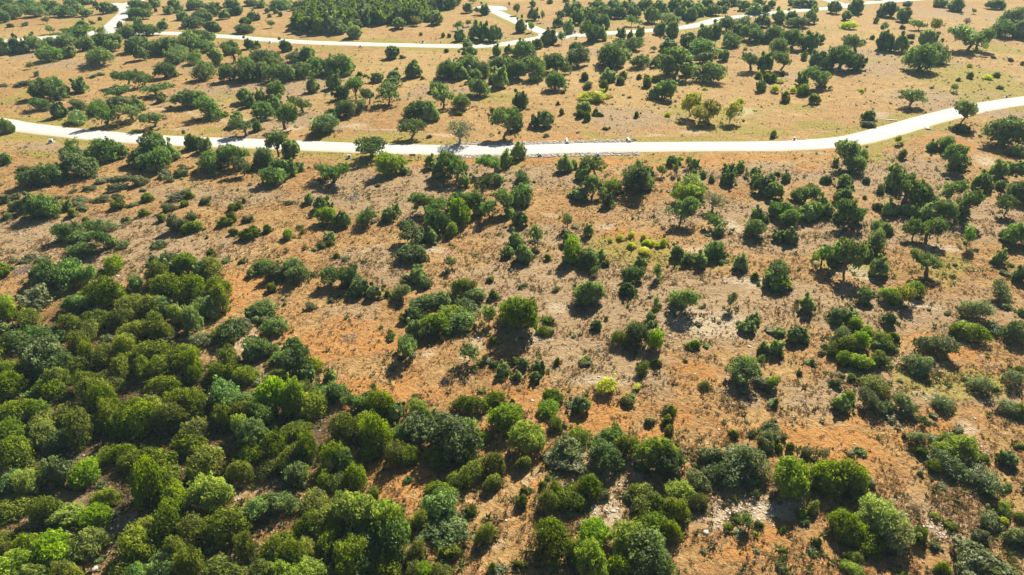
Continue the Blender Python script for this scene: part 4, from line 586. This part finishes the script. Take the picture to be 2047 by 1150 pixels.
KN = {'w': ('live_oak', 'oak', 'grey green live oak', 'live oaks on the ranch land'), 'n': ('live_oak', 'oak', 'sparse limbed live oak', 'live oaks on the ranch land'),
 'o': ('live_oak', 'oak', 'open trunked live oak', 'live oaks on the ranch land'),
 'c': ('live_oak', 'oak', 'dense live oak', 'live oaks on the ranch land'),
 'b': ('leafy_tree', 'tree', 'bright green tree', 'bright leafy trees'),
 'p': ('leafy_tree', 'tree', 'pale green tree', 'bright leafy trees'),
 'j': ('juniper_tree', 'juniper', 'olive juniper', 'junipers in the wood and on the slope'),
 's': ('juniper_bush', 'bush', 'round dark bush', 'small round bushes'),
 'g': ('grey_shrub', 'shrub', 'grey green shrub', 'loose grey shrubs'),
 't': ('young_tree', 'young tree', 'thin young tree', 'thin young trees'),
 'y': ('yellow_shrub', 'shrub', 'yellow shrub', 'yellow green shrubs'),
 'a': ('autumn_oak', 'oak', 'golden brown oak', 'autumn coloured oaks'),
 'd': ('bare_tree', 'tree', 'nearly bare oak', None)}
plants = []
for x0, y0, s, txt in CAT:
    for e in txt.replace('\n', ';').split(';'):
        f = e.split()
        if len(f) != 5: continue
        k = f[0]; cx, tp, bt, wd = map(float, f[1:])
        if k == 'c' and x0+cx/s > 1420 and y0+tp/s > 560 and (int(cx)*7+int(tp)) % 20 < 11: k = 'w'
        px, pt, pb, W = x0+cx/s, y0+tp/s, y0+bt/s, wd/s
        trunked = k in 'otadn'
        pc = pb
        for _ in range(4):
            kk = pxm(pc); al = down(pc)
            pc = pb if trunked else pb-.36*W*math.sin(al)
        R = W/2/kk; T = (pc-pt)/kk; R *= 1.04 if (px < 940 and 560 < pt and k in 'jcb') else 1.0; B = R*math.sin(al)
        # crown ellipsoid centred at part height: T = zc*cos + sqrt((rz cos)^2+(R sin)^2)
        zc, rz = (.62, .38) if trunked else (.5, .5)
        lo, hi = .05, 14.0
        for _ in range(30):
            h = (lo+hi)/2
            if h*zc*math.cos(al)+math.hypot(h*rz*math.cos(al), B*.85) < T: lo = h
            else: hi = h
        mn, mx = {'o': (.75, 1.8), 'n': (.8, 2.2), 'w': (.8, 1.5), 'c': (.85, 1.6), 'b': (.9, 2.1), 'p': (.9, 1.9), 'j': (1.0, 2.0), 's': (1.0, 2.3), 'g': (.65, 1.5), 't': (1.1, 4.5), 'y': (.8, 1.8), 'a': (1.0, 2.4), 'd': (.9, 2)}[k]
        h = min(max(h, mn*R), mx*R)
        X, Y = at(px, pc)
        plants.append(dict(k=k, px=px, py=(pt+pb)/2, x=float(X), y=float(Y), R=R, h=h, sz=W))
WOODP = [(-40,640),(60,590),(180,590),(330,560),(455,590),(440,640),(360,680),(420,700),(430,780),(540,700),(620,730),(690,790),(860,810),(950,850),(940,900),(860,950),(730,960),(700,1000),(820,1080),(850,1180),(-60,1180)]
GAPS = [(130,955,34,20),(90,1000,26,20),(250,1120,40,26),(460,960,22,26),(490,1090,40,26),(610,1075,40,22),(570,1000,40,16),(790,960,80,40),(180,700,10,14),(350,930,20,14)]
near_ = [(p['x'], p['y'], p['R']) for p in plants]; nfill = 0; rf = random.Random(3)
for _ in range(9000):
    px, py = rf.uniform(-40, 950), rf.uniform(565, 1175)
    ok = False; j = len(WOODP)-1
    for i in range(len(WOODP)):
        if ((WOODP[i][1] > py) != (WOODP[j][1] > py)) and px < (WOODP[j][0]-WOODP[i][0])*(py-WOODP[i][1])/(WOODP[j][1]-WOODP[i][1])+WOODP[i][0]: ok = not ok
        j = i
    if not ok or any(((px-g[0])/g[2])**2+((py-g[1])/g[3])**2 < 1 for g in GAPS): continue
    x, y = at(px, py); R = rf.uniform(1.5, 2.5)
    if all(math.hypot(x-a, y-b) > 1.02*(c_+R) for a, b, c_ in near_):
        k = rf.choice('jjjcjb'); near_.append((float(x), float(y), R)); nfill += 1
        plants.append(dict(k=k, px=px, py=py-12, x=float(x), y=float(y), R=R, h=R*rf.uniform(1.4, 2.2), sz=2*R*pxm(py)))
print('FILL', nfill)
# keep plants off the carriageway
for p in plants:
    for L, Wd in ROADS:
        d = dist_to(np.array([p['x']]), np.array([p['y']]), L)[0]
        if d < Wd/2+.8 and p['y'] < 260: p['y'] -= (Wd/2+1.0-d)
# only the 300 largest of one kind stand alone
from collections import Counter, defaultdict
bykind = defaultdict(list)
for p in plants: bykind[KN[p['k']][0]].append(p)
far_mass = []
for kname, lst in bykind.items():
    lst.sort(key=lambda p: -p['sz'])
    far_mass += lst[300:]; bykind[kname] = lst[:300]
print('PLANTS', len(plants), {k: len(v) for k, v in bykind.items()}, 'mass', len(far_mass))

LM = [((1212,770),'the brightest yellow shrub'),((1184,190),'the lime yellow shrub patch'),((1819,205),'the lone umbrella oak'),((1920,235),'the slender leaning oak'),
 ((919,272),'the bare grey oak'),((742,305),'the twisted roadside oak'),((1750,1045),'the pale yellow green tree'),((937,698),'the forked two tufted tree'),((893,763),'the burnt brush heap'),
 ((705,396),'the grey brush heap'),((700,676),'the ring of pale brush'),((730,1050),'the huge bottom oak'),((978,18),'the turning circle'),((1115,71),'the far road junction'),((215,64),'the far left junction'),
 ((1400,215),'the golden oaks'),((1208,448),'the pale curved ledge'),((1392,482),'the white stony hollow'),((1400,380),'the bright green hill oak'),((1805,370),'the largest right hand oak'),
 ((1037,635),'the tall bright thicket'),((1275,670),'the two humped thicket'),((1672,955),'the darkest juniper clump'),((1575,960),'the bright rounded tree'),((827,313),'the grey sign board'),((103,281),'the left white utility box'),
 ((1750,215),'the road bend'),((1133,283),'the left culvert end'),((1588,276),'the small white utility box'),((2012,191),'the right edge utility box'),((1690,11),'the far right junction'),
 ((790,60),'the dense far wood end'),((600,60),'the dense far wood front'),((700,92),'the straight far road'),((650,245),'the dark track bush'),((200,215),'the grove left of the pale track'),
 ((440,240),'the pale track corner'),((60,187),'the left green grass'),((125,425),'the left slope thicket'),((450,440),'the clipped round bushes'),((350,120),'the big dark far grove'),((560,150),'the dark hollow grove'),
 ((1020,130),'the crest grove'),((1340,130),'the widest far oak'),((1690,110),'the far right hill oaks'),((1935,80),'the big pale far oak'),((900,430),'the central hillside grove'),((1160,500),'the sloping green thicket'),
 ((1590,430),'the right slope grove'),((1700,510),'the flat topped pair'),((1805,585),'the golden topped juniper'),((1900,165),'the green grass at right'),((465,600),'the tip of the wood'),((387,618),'the bright wood tree'),
 ((60,810),'the pale row at left edge'),((230,700),'the dark wood heart'),((120,650),'the grey wood crowns'),((480,760),'the broad grey wood oak'),((620,790),'the edge of the wood'),((250,950),'the gap in the wood'),
 ((130,960),'the rocky gap at left'),((430,980),'the black wood hollow'),((590,930),'the bright mid wood crown'),((800,950),'the sunlit bare opening'),((900,860),'the round opening oak'),((0,1150),'the bottom left corner'),
 ((420,1150),'the bottom wood edge'),((1060,850),'the bright double bush'),((1130,910),'the grey dome shrub'),((1100,1100),'the big bottom middle clump'),((1300,1010),'the tangled middle clump'),((1510,1040),'the white rubble patch'),
 ((1950,930),'the lower right oak row'),((2047,1150),'the bottom right corner'),((1830,770),'the pale shrubs at right'),((1710,690),'the ring of bushes at right'),((2047,640),'the right edge'),((0,500),'the left edge'),((1330,850),'the three stacked bushes'),
 ((1470,760),'the shadowed slope oak'),((1365,600),'the two stemmed oak'),((680,570),'the long grey thicket'),((870,630),'the yellow green thicket pair'),((560,540),'the twin clearing bushes'),((1170,590),'the feathery slope shrub'),
 ((1450,265),'the green roadside verge'),((0,0),'the top left corner'),((2047,0),'the top right corner'),((1300,20),'the far middle grove'),((400,10),'the top edge groves')]
def size_word(p):
    d = p['R']*2
    return 'tiny' if d < 1.6 else 'small' if d < 3 else 'medium' if d < 5.5 else 'broad' if d < 9 else 'very broad'
ORD = ['nearest', 'second nearest', 'third nearest', 'fourth nearest', 'fifth nearest', 'sixth nearest', 'seventh nearest', 'eighth nearest', 'ninth nearest', 'tenth nearest', 'eleventh nearest', 'twelfth nearest']
indiv = [p for l in bykind.values() for p in l]
grp_ = defaultdict(list)
for p in indiv:
    d, (lx, ly), nm = min((math.hypot(p['px']-q[0], (p['py']-q[1])*1.6), q, nm) for q, nm in LM)
    dx, dy = p['px']-lx, (p['py']-ly)*1.6
    if abs(dx) > 2.2*abs(dy): dr_ = 'right of' if dx > 0 else 'left of'
    elif abs(dy) > 2.2*abs(dx): dr_ = 'below' if dy > 0 else 'above'
    else: dr_ = ('below' if dy > 0 else 'above')+(' and right of' if dx > 0 else ' and left of')
    shape = 'tall ' if p['h'] > 2.0*p['R'] else ''
    p['dist'] = d; grp_[(size_word(p)+' '+shape+KN[p['k']][2], dr_, nm)].append(p)
for (look, dr_, nm), ps in grp_.items():
    ps.sort(key=lambda p: p['dist'])
    for i_, p in enumerate(ps):
        p['label'] = (ORD[min(i_, 11)]+' ' if len(ps) > 1 else '')+f'{look} {dr_} {nm}'
        if len(p['label'].split()) > 16: p['label'] = p['label'].replace('open trunked ', '').replace(' below and right of', ' below right of').replace(' below and left of', ' below left of').replace(' above and right of', ' above right of').replace(' above and left of', ' above left of')
print('MAXLABEL', max(len(p['label'].split()) for p in indiv))
# hand-written labels for the plants that stand out
def near_plant(px, py, ks):
    return min((p for p in indiv if p['k'] in ks), key=lambda p: (p['px']-px)**2+(p['py']-py)**2)
for px, py, ks, lb in [
    (1212, 770, 'y', 'brightest yellow shrub, alone on the bare slope between two round dark bushes'),
    (1184, 190, 'y', 'widest lime yellow shrub between the two roads, the brightest thing there'),
    (1819, 195, 'n', 'lone umbrella shaped oak on a leaning trunk just behind the right road bend'),
    (1920, 225, 'n', 'thin dark oak on a slender leaning trunk against the right end of the middle road'),
    (919, 262, 'd', 'nearly bare grey oak with spreading limbs just behind the middle road'),
    (824, 255, 'n', 'small flat topped oak on a forked trunk right behind the middle road'),
    (742, 296, 'n', 'oak with twisting dark limbs overhanging the near edge of the middle road'),
    (1794, 270, 'a', 'thin brown leafed sapling at the near edge of the road bend'),
    (1750, 1045, 'p', 'large pale yellow green tree, tallest of the clump at lower right'),
    (937, 698, 't', 'small forked tree with two sparse tufts on the orange soil'),
    (15, 250, 'o', 'oak at the left edge standing over the end of the middle road'),
    (730, 1080, 'c', 'huge rounded oak with grey bare twigs on its crown at the bottom of the wood')]:
    near_plant(px, py, ks)['label'] = lb

var = Counter()
def place(p, i):
    k = p['k']; name, cat, _, grp = KN[k]
    lst = PROTO[k]; crown, trunk, whole, r0, zt, _ = lst[int(abs(p['px']*7+p['py']*13)) % len(lst)]
    kz = 1.0 if (k in 'sy' or (p['px'] < 900 and p['py'] > 600 and k in 'jcb')) else 1.05; sc = (p['R']/r0*1.04*kz, p['R']/r0*1.04*kz, p['h']/zt*(kz if k in 'ocnbw' else 1.0))
    if p['px'] < 900 and p['py'] > 600 and k in 'jcb': sc = (sc[0], sc[1], sc[2]*(.62+.85*random.random()**1.3))
    rot = random.random()*6.283; ex = .76+.52*random.random(); sc = (sc[0], sc[1], sc[2]*(.86+.3*random.random()))
    loc = (p['x'], p['y'], -.03)
    parts = (k in 'otadn') or (p['sz'] > 34 and k not in 'y')
    if parts:
        e = bpy.data.objects.new(name, None); C.objects.link(e); e.empty_display_size = .5
        c = link('crown', crown, e); t = link('trunk', trunk, e)
    else: e = link(name, whole)
    e.location = loc; e.rotation_euler = (random.gauss(0, .06), random.gauss(0, .06), rot); e.scale = (sc[0]*ex, sc[1]/ex, sc[2])
    tag(e, p['label'], cat, grp)
for i, p in enumerate(indiv): place(p, i)

cover()

# ------------------------------------------------------------------ far woods: masses nobody could count
def lowres(kind, n, seed):
    r = np.random.default_rng(seed); cl = clumps_dome(r, 14, .12, .42, 1.0, .56, .4, .2, .15)
    return foliage(cl, r, .13, 45, .7, .75, .1)
LOW = [lowres('c', 0, 50+i) for i in range(5)]
def mass(name, label, cat, items, mat):
    Vs = []; T3 = []; T4 = []; TT = []; n = 0
    for it in items:
        V, F, T = LOW[rng.integers(5)]; a = rng.random()*6.28; ca, sa = math.cos(a), math.sin(a)
        R, h, x, y = it
        v = np.stack([(V[:, 0]*ca-V[:, 1]*sa)*R+x, (V[:, 0]*sa+V[:, 1]*ca)*R+y, V[:, 2]*h-.03], 1)
        Vs.append(v); T3.append(F[0]+n); T4.append(F[1]+n); TT.append(np.clip(T+rng.normal(0, .2), 0, 1)); n += len(v)
    me = mesh_np(name, np.concatenate(Vs), [np.concatenate(T3), np.concatenate(T4)], [mat], attrs={'tint': ('FLOAT', np.concatenate(TT))})
    return tag(link(name, me), label, cat, kind='stuff')
LOWB = []
for i in range(5):
    r_ = np.random.default_rng(300+i); LOWB.append(foliage(clumps_dome(r_, 5, .05, .25, 1.0, .6, .42, .2, .3), r_, .17, 34, 0, .8, .7))
def mass_brush(name, label, cat, items, mat):
    global LOW
    keep_ = LOW; LOW = [(V, [np.zeros((0, 3), int)]+F if len(F) == 1 else F, T) for V, F, T in LOWB]; o_ = mass(name, label, cat, items, mat); LOW = keep_; return o_
bi = []
for p in plants:
    if p['py'] < 130 or p['k'] in 'y': continue
    for _ in range(rng.poisson(1.3 if p['py'] < 700 or p['px'] > 900 else .5)):
        a_ = rng.random()*6.28; d_ = p['R']*(.8+.9*rng.random()); bi.append((.35+.6*rng.random()**2, .3+.5*rng.random(), p['x']+math.cos(a_)*d_, p['y']+math.sin(a_)*d_))
for _ in range(900):
    px = rng.uniform(-30, 2080); py = rng.uniform(120, 1140); x, y = at(px, py); g_ = field(np.array([float(x)]), np.array([float(y)]), GREY)[0]
    if rng.random() < .25+.6*g_: bi.append((.3+.45*rng.random()**2, .25+.4*rng.random(), float(x), float(y)))
bx = np.array(bi); dd_ = np.min([dist_to(bx[:, 2], bx[:, 3], L) for L, W in ROADS], axis=0); bi = [b for b, d in zip(bi, dd_) if d > 4.6]
mass_brush('low_brush', 'low grey green brush and weeds spread between and under the trees', 'brush', bi[::3], M['grey'])
mass_brush('low_brush', 'low dark green oak sprouts and cedar seedlings scattered over the slope', 'brush', bi[1::5], M['oak'])
oaksmall = [p for p in far_mass if KN[p['k']][0] == 'live_oak']; others = [p for p in far_mass if KN[p['k']][0] != 'live_oak']
if oaksmall: mass('small_oak_growth', 'smallest live oaks filling the groves beside and between the larger ones', 'oaks', [(p['R'], p['h'], p['x'], p['y']) for p in oaksmall], M['oak'])
if others: mass('small_juniper_growth', 'smallest junipers filling gaps in the lower left wood', 'junipers', [(p['R'], p['h'], p['x'], p['y']) for p in others], M['jun'])
poly = np.array([(320,240),(360,150),(420,100),(520,60),(560,-40),(1620,-40),(1580,70),(1450,90),(1330,110),(1330,170),(1200,190),(1000,195),(850,205),(830,180),(800,225),(700,240),(690,270),(560,275),(440,262)])/3.992+(512, 0)
def inpoly(x, y, P):
    c = False; j = len(P)-1
    for i in range(len(P)):
        if ((P[i][1] > y) != (P[j][1] > y)) and x < (P[j][0]-P[i][0])*(y-P[i][1])/(P[j][1]-P[i][1])+P[i][0]: c = not c
        j = i
    return c
WX, WY = [v.tolist() for v in at(poly[:, 0], poly[:, 1])]; WP = list(zip(WX, WY)); items = []
for _ in range(30000):
    x = min(WX)+rng.random()*(max(WX)-min(WX)); y = min(WY)+rng.random()*(max(WY)-min(WY))
    if inpoly(x, y, WP) and all((x-i[2])**2+(y-i[3])**2 > 14 for i in items): items.append((2.6+1.9*rng.random(), 4+2.5*rng.random(), x, y))
h = len(items)//2
mass('far_wood', 'dense green wood reading as one mass beyond the far road, top centre', 'wood', items[h:], M['oak'])
mass('far_wood', 'brighter yellow green crowns mixed through the dense wood at top centre', 'wood', items[:h], M['leafy'])
# groves beyond the top of the photo
items = []
for _ in range(900):
    px = rng.uniform(-100, 2150); py = rng.uniform(-75, -4)
    x, y = at(px, py); x = float(x); y = float(y)
    if fbm(np.array([x/60]), np.array([y/60]), 8)[0] > .42: items.append((3+3*rng.random(), 4+3*rng.random(), x, y))
mass('distant_groves', 'distant groves of dark oaks along the top edge of the view', 'wood', items, M['oak'])

# ------------------------------------------------------------------ small built things
import bmesh
def boxes(name, lst, mat, parent, bevel=.01):
    """lst: (cx,cy,cz,sx,sy,sz[,tilt about y])"""
    bm = bmesh.new()
    for b in lst:
        m = Matrix.Translation(b[:3]) @ (Matrix.Rotation(b[6], 4, 'X') if len(b) > 6 else Matrix.Identity(4)) @ Matrix.Diagonal((*b[3:6], 1))
        bmesh.ops.create_cube(bm, size=1, matrix=m)
    if bevel: bmesh.ops.bevel(bm, geom=bm.edges[:], offset=bevel, segments=2, affect='EDGES')
    me = bpy.data.meshes.new(name); bm.to_mesh(me); bm.free(); me.materials.append(mat)
    return link(name, me, parent)
def cyl(name, p0, p1, r, mat, parent, sides=12):
    V, F = tube(np.array([p0, p1], float), [r, r], sides)
    caps = np.array([list(range(sides))[::-1], [sides+i for i in range(sides)]])
    return link(name, mesh_np(name, V, [F, caps], [mat]), parent)
def thing(name, label, cat, px, py, rz=0, group=None, z=0.0):
    o = bpy.data.objects.new(name, None); C.objects.link(o); x, y = at(px, py); o.location = (x, y, z); o.rotation_euler = (0, 0, rz)
    return tag(o, label, cat, group)
def utility(px, py, label, s=1.0, rz=0.0, extra=True):
    t = thing('utility_box', label, 'utility box', px, py, rz, 'white utility boxes along the roads'); t.scale = (s, s, s)
    boxes('pad', [(0, 0, .04, 1.5, 1.0, .1)], M['concrete'], t)
    boxes('cabinet', [(0, .05, .50, .75, .55, .80)], M['white'], t, .02)
    boxes('lid', [(0, .02, .94, .86, .70, .09, -.12)], M['white'], t, .02)
    boxes('vent', [(0, -.235, .45, .46, .02, .40)], M['dark'], t, .004)
    if extra:
        p = boxes('pedestal', [(-.60, 0, .32, .26, .26, .50), (.60, .05, .30, .24, .24, .46)], M['white'], t, .02)
        boxes('cap', [(-.60, 0, .60, .32, .32, .07), (.60, .05, .56, .30, .30, .07)], M['white'], p, .01)
utility(103, 285.5, 'white utility boxes in the green verge below the left end of the middle road', 1.0, .1)
utility(698, 316, 'white utility box on the verge left of the leaning roadside oak', .85, .3)
utility(1588, 279.5, 'small white utility box behind the straight part of the middle road', .7, -.2, False)
utility(2012, 194.5, 'white utility box behind the road at the right edge', .7, -.3, False)
utility(540, 86.5, 'tiny white box on the near verge of the far road, leftmost of three', .9, 0, False)
utility(720, 95, 'tiny white box with dark front on the near verge of the far road', .9, .2, False)
utility(845, 85.5, 'tiny white box on the back verge of the far road', 1.1, .1, False)
utility(1149, 66, 'white box with dark front behind the far road junction', 1.3, 0, False)
utility(1152, 78.5, 'white box on the near side of the far road junction', 1.2, 0, False)
def board(px, py, label, pan, post, w_, h_, z_, post_h):
    t = thing('sign_board', label, 'sign', px, py, .03, None)
    boxes('panel', [(0, 0, z_, w_, .05, h_)], M[pan], t, .008)
    boxes('post', [(-w_/2+.02, .06, post_h/2, .09, .09, post_h)], M[post], t, .01)
    boxes('post', [(w_/2-.02, .06, post_h/2, .09, .09, post_h)], M[post], t, .01)
    return t
board(825, 318, 'grey blank board on yellow posts in the grass below the middle road', 'greypanel', 'yellowpost', 1.35, .62, .98, 1.32)
t = thing('meter_post', 'yellow post with a dark meter, right of the grey board', 'post', 836.5, 318.3, .1)
boxes('post', [(0, 0, .62, .14, .10, 1.24), (.62, .1, .55, .12, .10, 1.1)], M['yellowpost'], t, .01); boxes('rail', [(.31, .05, 1.12, .62, .06, .16)], M['yellowpost'], t, .01)
boxes('meter', [(0, -.14, .42, .34, .18, .34)], M['dark'], t, .02)
def headwall(px, py, label, rz, L=3.0):
    t = thing('culvert_headwall', label, 'culvert', px, py, rz, 'concrete culvert ends beside the middle road')
    boxes('wall', [(0, 0, .28, .5, L, .62)], M['concrete'], t, .02)
    boxes('wing_wall', [(-.36, -L/2+.1, .18, .22, .5, .4), (.36, -L/2+.1, .18, .22, .5, .4)], M['concrete'], t, .015)
    cyl('pipe', (-.42, 0, .22), (.42, 0, .22), .2, M['dark'], t)
headwall(1133, 283.5, 'pale concrete culvert end behind the middle road, left one of two', 0)
headwall(1256, 281.5, 'grey concrete culvert end behind the middle road, right one of two', .1, 2.4)
headwall(1079, 310.5, 'low concrete culvert end in the stones below the middle road, left one', .1, 1.6)
headwall(1195, 309, 'low concrete culvert end in the stones below the middle road, right one', -.1, 1.8)
def strip(px, py, label, rz, L, w_):
    t = thing('concrete_strip', label, 'concrete strip', px, py, rz)
    boxes('slab', [(0, 0, .10, w_, L, .24)], M['concrete'], t, .02); boxes('lip', [(0, -L/2+.12, .26, w_+.3, .2, .16)], M['concrete'], t, .02)
strip(1852, 254, 'white concrete strip running off the near side of the road bend', -.3, 5.0, 1.0)
strip(1775, 240.5, 'thin white concrete lip on the far side of the road bend', 1.25, 4.5, .4)
# brush piles
def brush(px, py, label, mat, R, n=70, seed=1):
    r = np.random.default_rng(seed); parts = []
    for _ in range(n):
        a = r.random()*6.28; d = R*r.random()**.6; c = np.array([d*math.cos(a), d*math.sin(a), .06+.30*(1-d/R)*r.random()])
        b = r.random()*6.28; l = R*(.3+.4*r.random()); v = np.array([math.cos(b), math.sin(b), r.normal(0, .18)])*l/2
        parts.append(limb(c-v, c+v, .035, .012, r, .06, 4))
    V, F = join(parts); V[:, 2] = np.maximum(V[:, 2], .01); x, y = at(px, py)
    o = link('brush_pile', mesh_np('brush_pile', V, [F], [mat])); o.location = (x, y, 0); tag(o, label, 'brush pile', 'heaps of cut brush')
brush(893, 763, 'dark burnt brush heap on the orange soil right of centre clearing', M['char'], .95, 90, 1)
brush(705, 396, 'grey dead brush heap on the slope below the middle road', M['deadwood'], 1.6, 90, 2)
brush(700, 676, 'low pale ring of dead brush in the orange clearing', M['deadwood'], 1.3, 50, 3)
brush(45, 540, 'grey dead brush beside the left edge above the wood', M['deadwood'], 1.5, 80, 4)
brush(228, 1060, 'grey bare dead branches among the trees of the lower left wood', M['deadwood'], .9, 60, 5)
# ------------------------------------------------------------------ haze
HAZE = 0.00017
if HAZE:
    m, t, o = nodes('haze'); v = N(t, 'ShaderNodeVolumePrincipled'); v.inputs['Color'].default_value = (.56, .84, .95, 1); v.inputs['Density'].default_value = HAZE
    v.inputs['Anisotropy'].default_value = 0.0
    t.links.new(v.outputs[0], o.inputs['Volume'])
    bm = bmesh.new(); bmesh.ops.create_cube(bm, size=1, matrix=Matrix.Translation((0, 2150, 30)) @ Matrix.Diagonal((8600, 6300, 64, 1)))
    me = bpy.data.meshes.new('haze'); bm.to_mesh(me); bm.free(); me.materials.append(m); tag(link('haze', me), 'thin pale haze over the far ground', 'haze', kind='stuff')
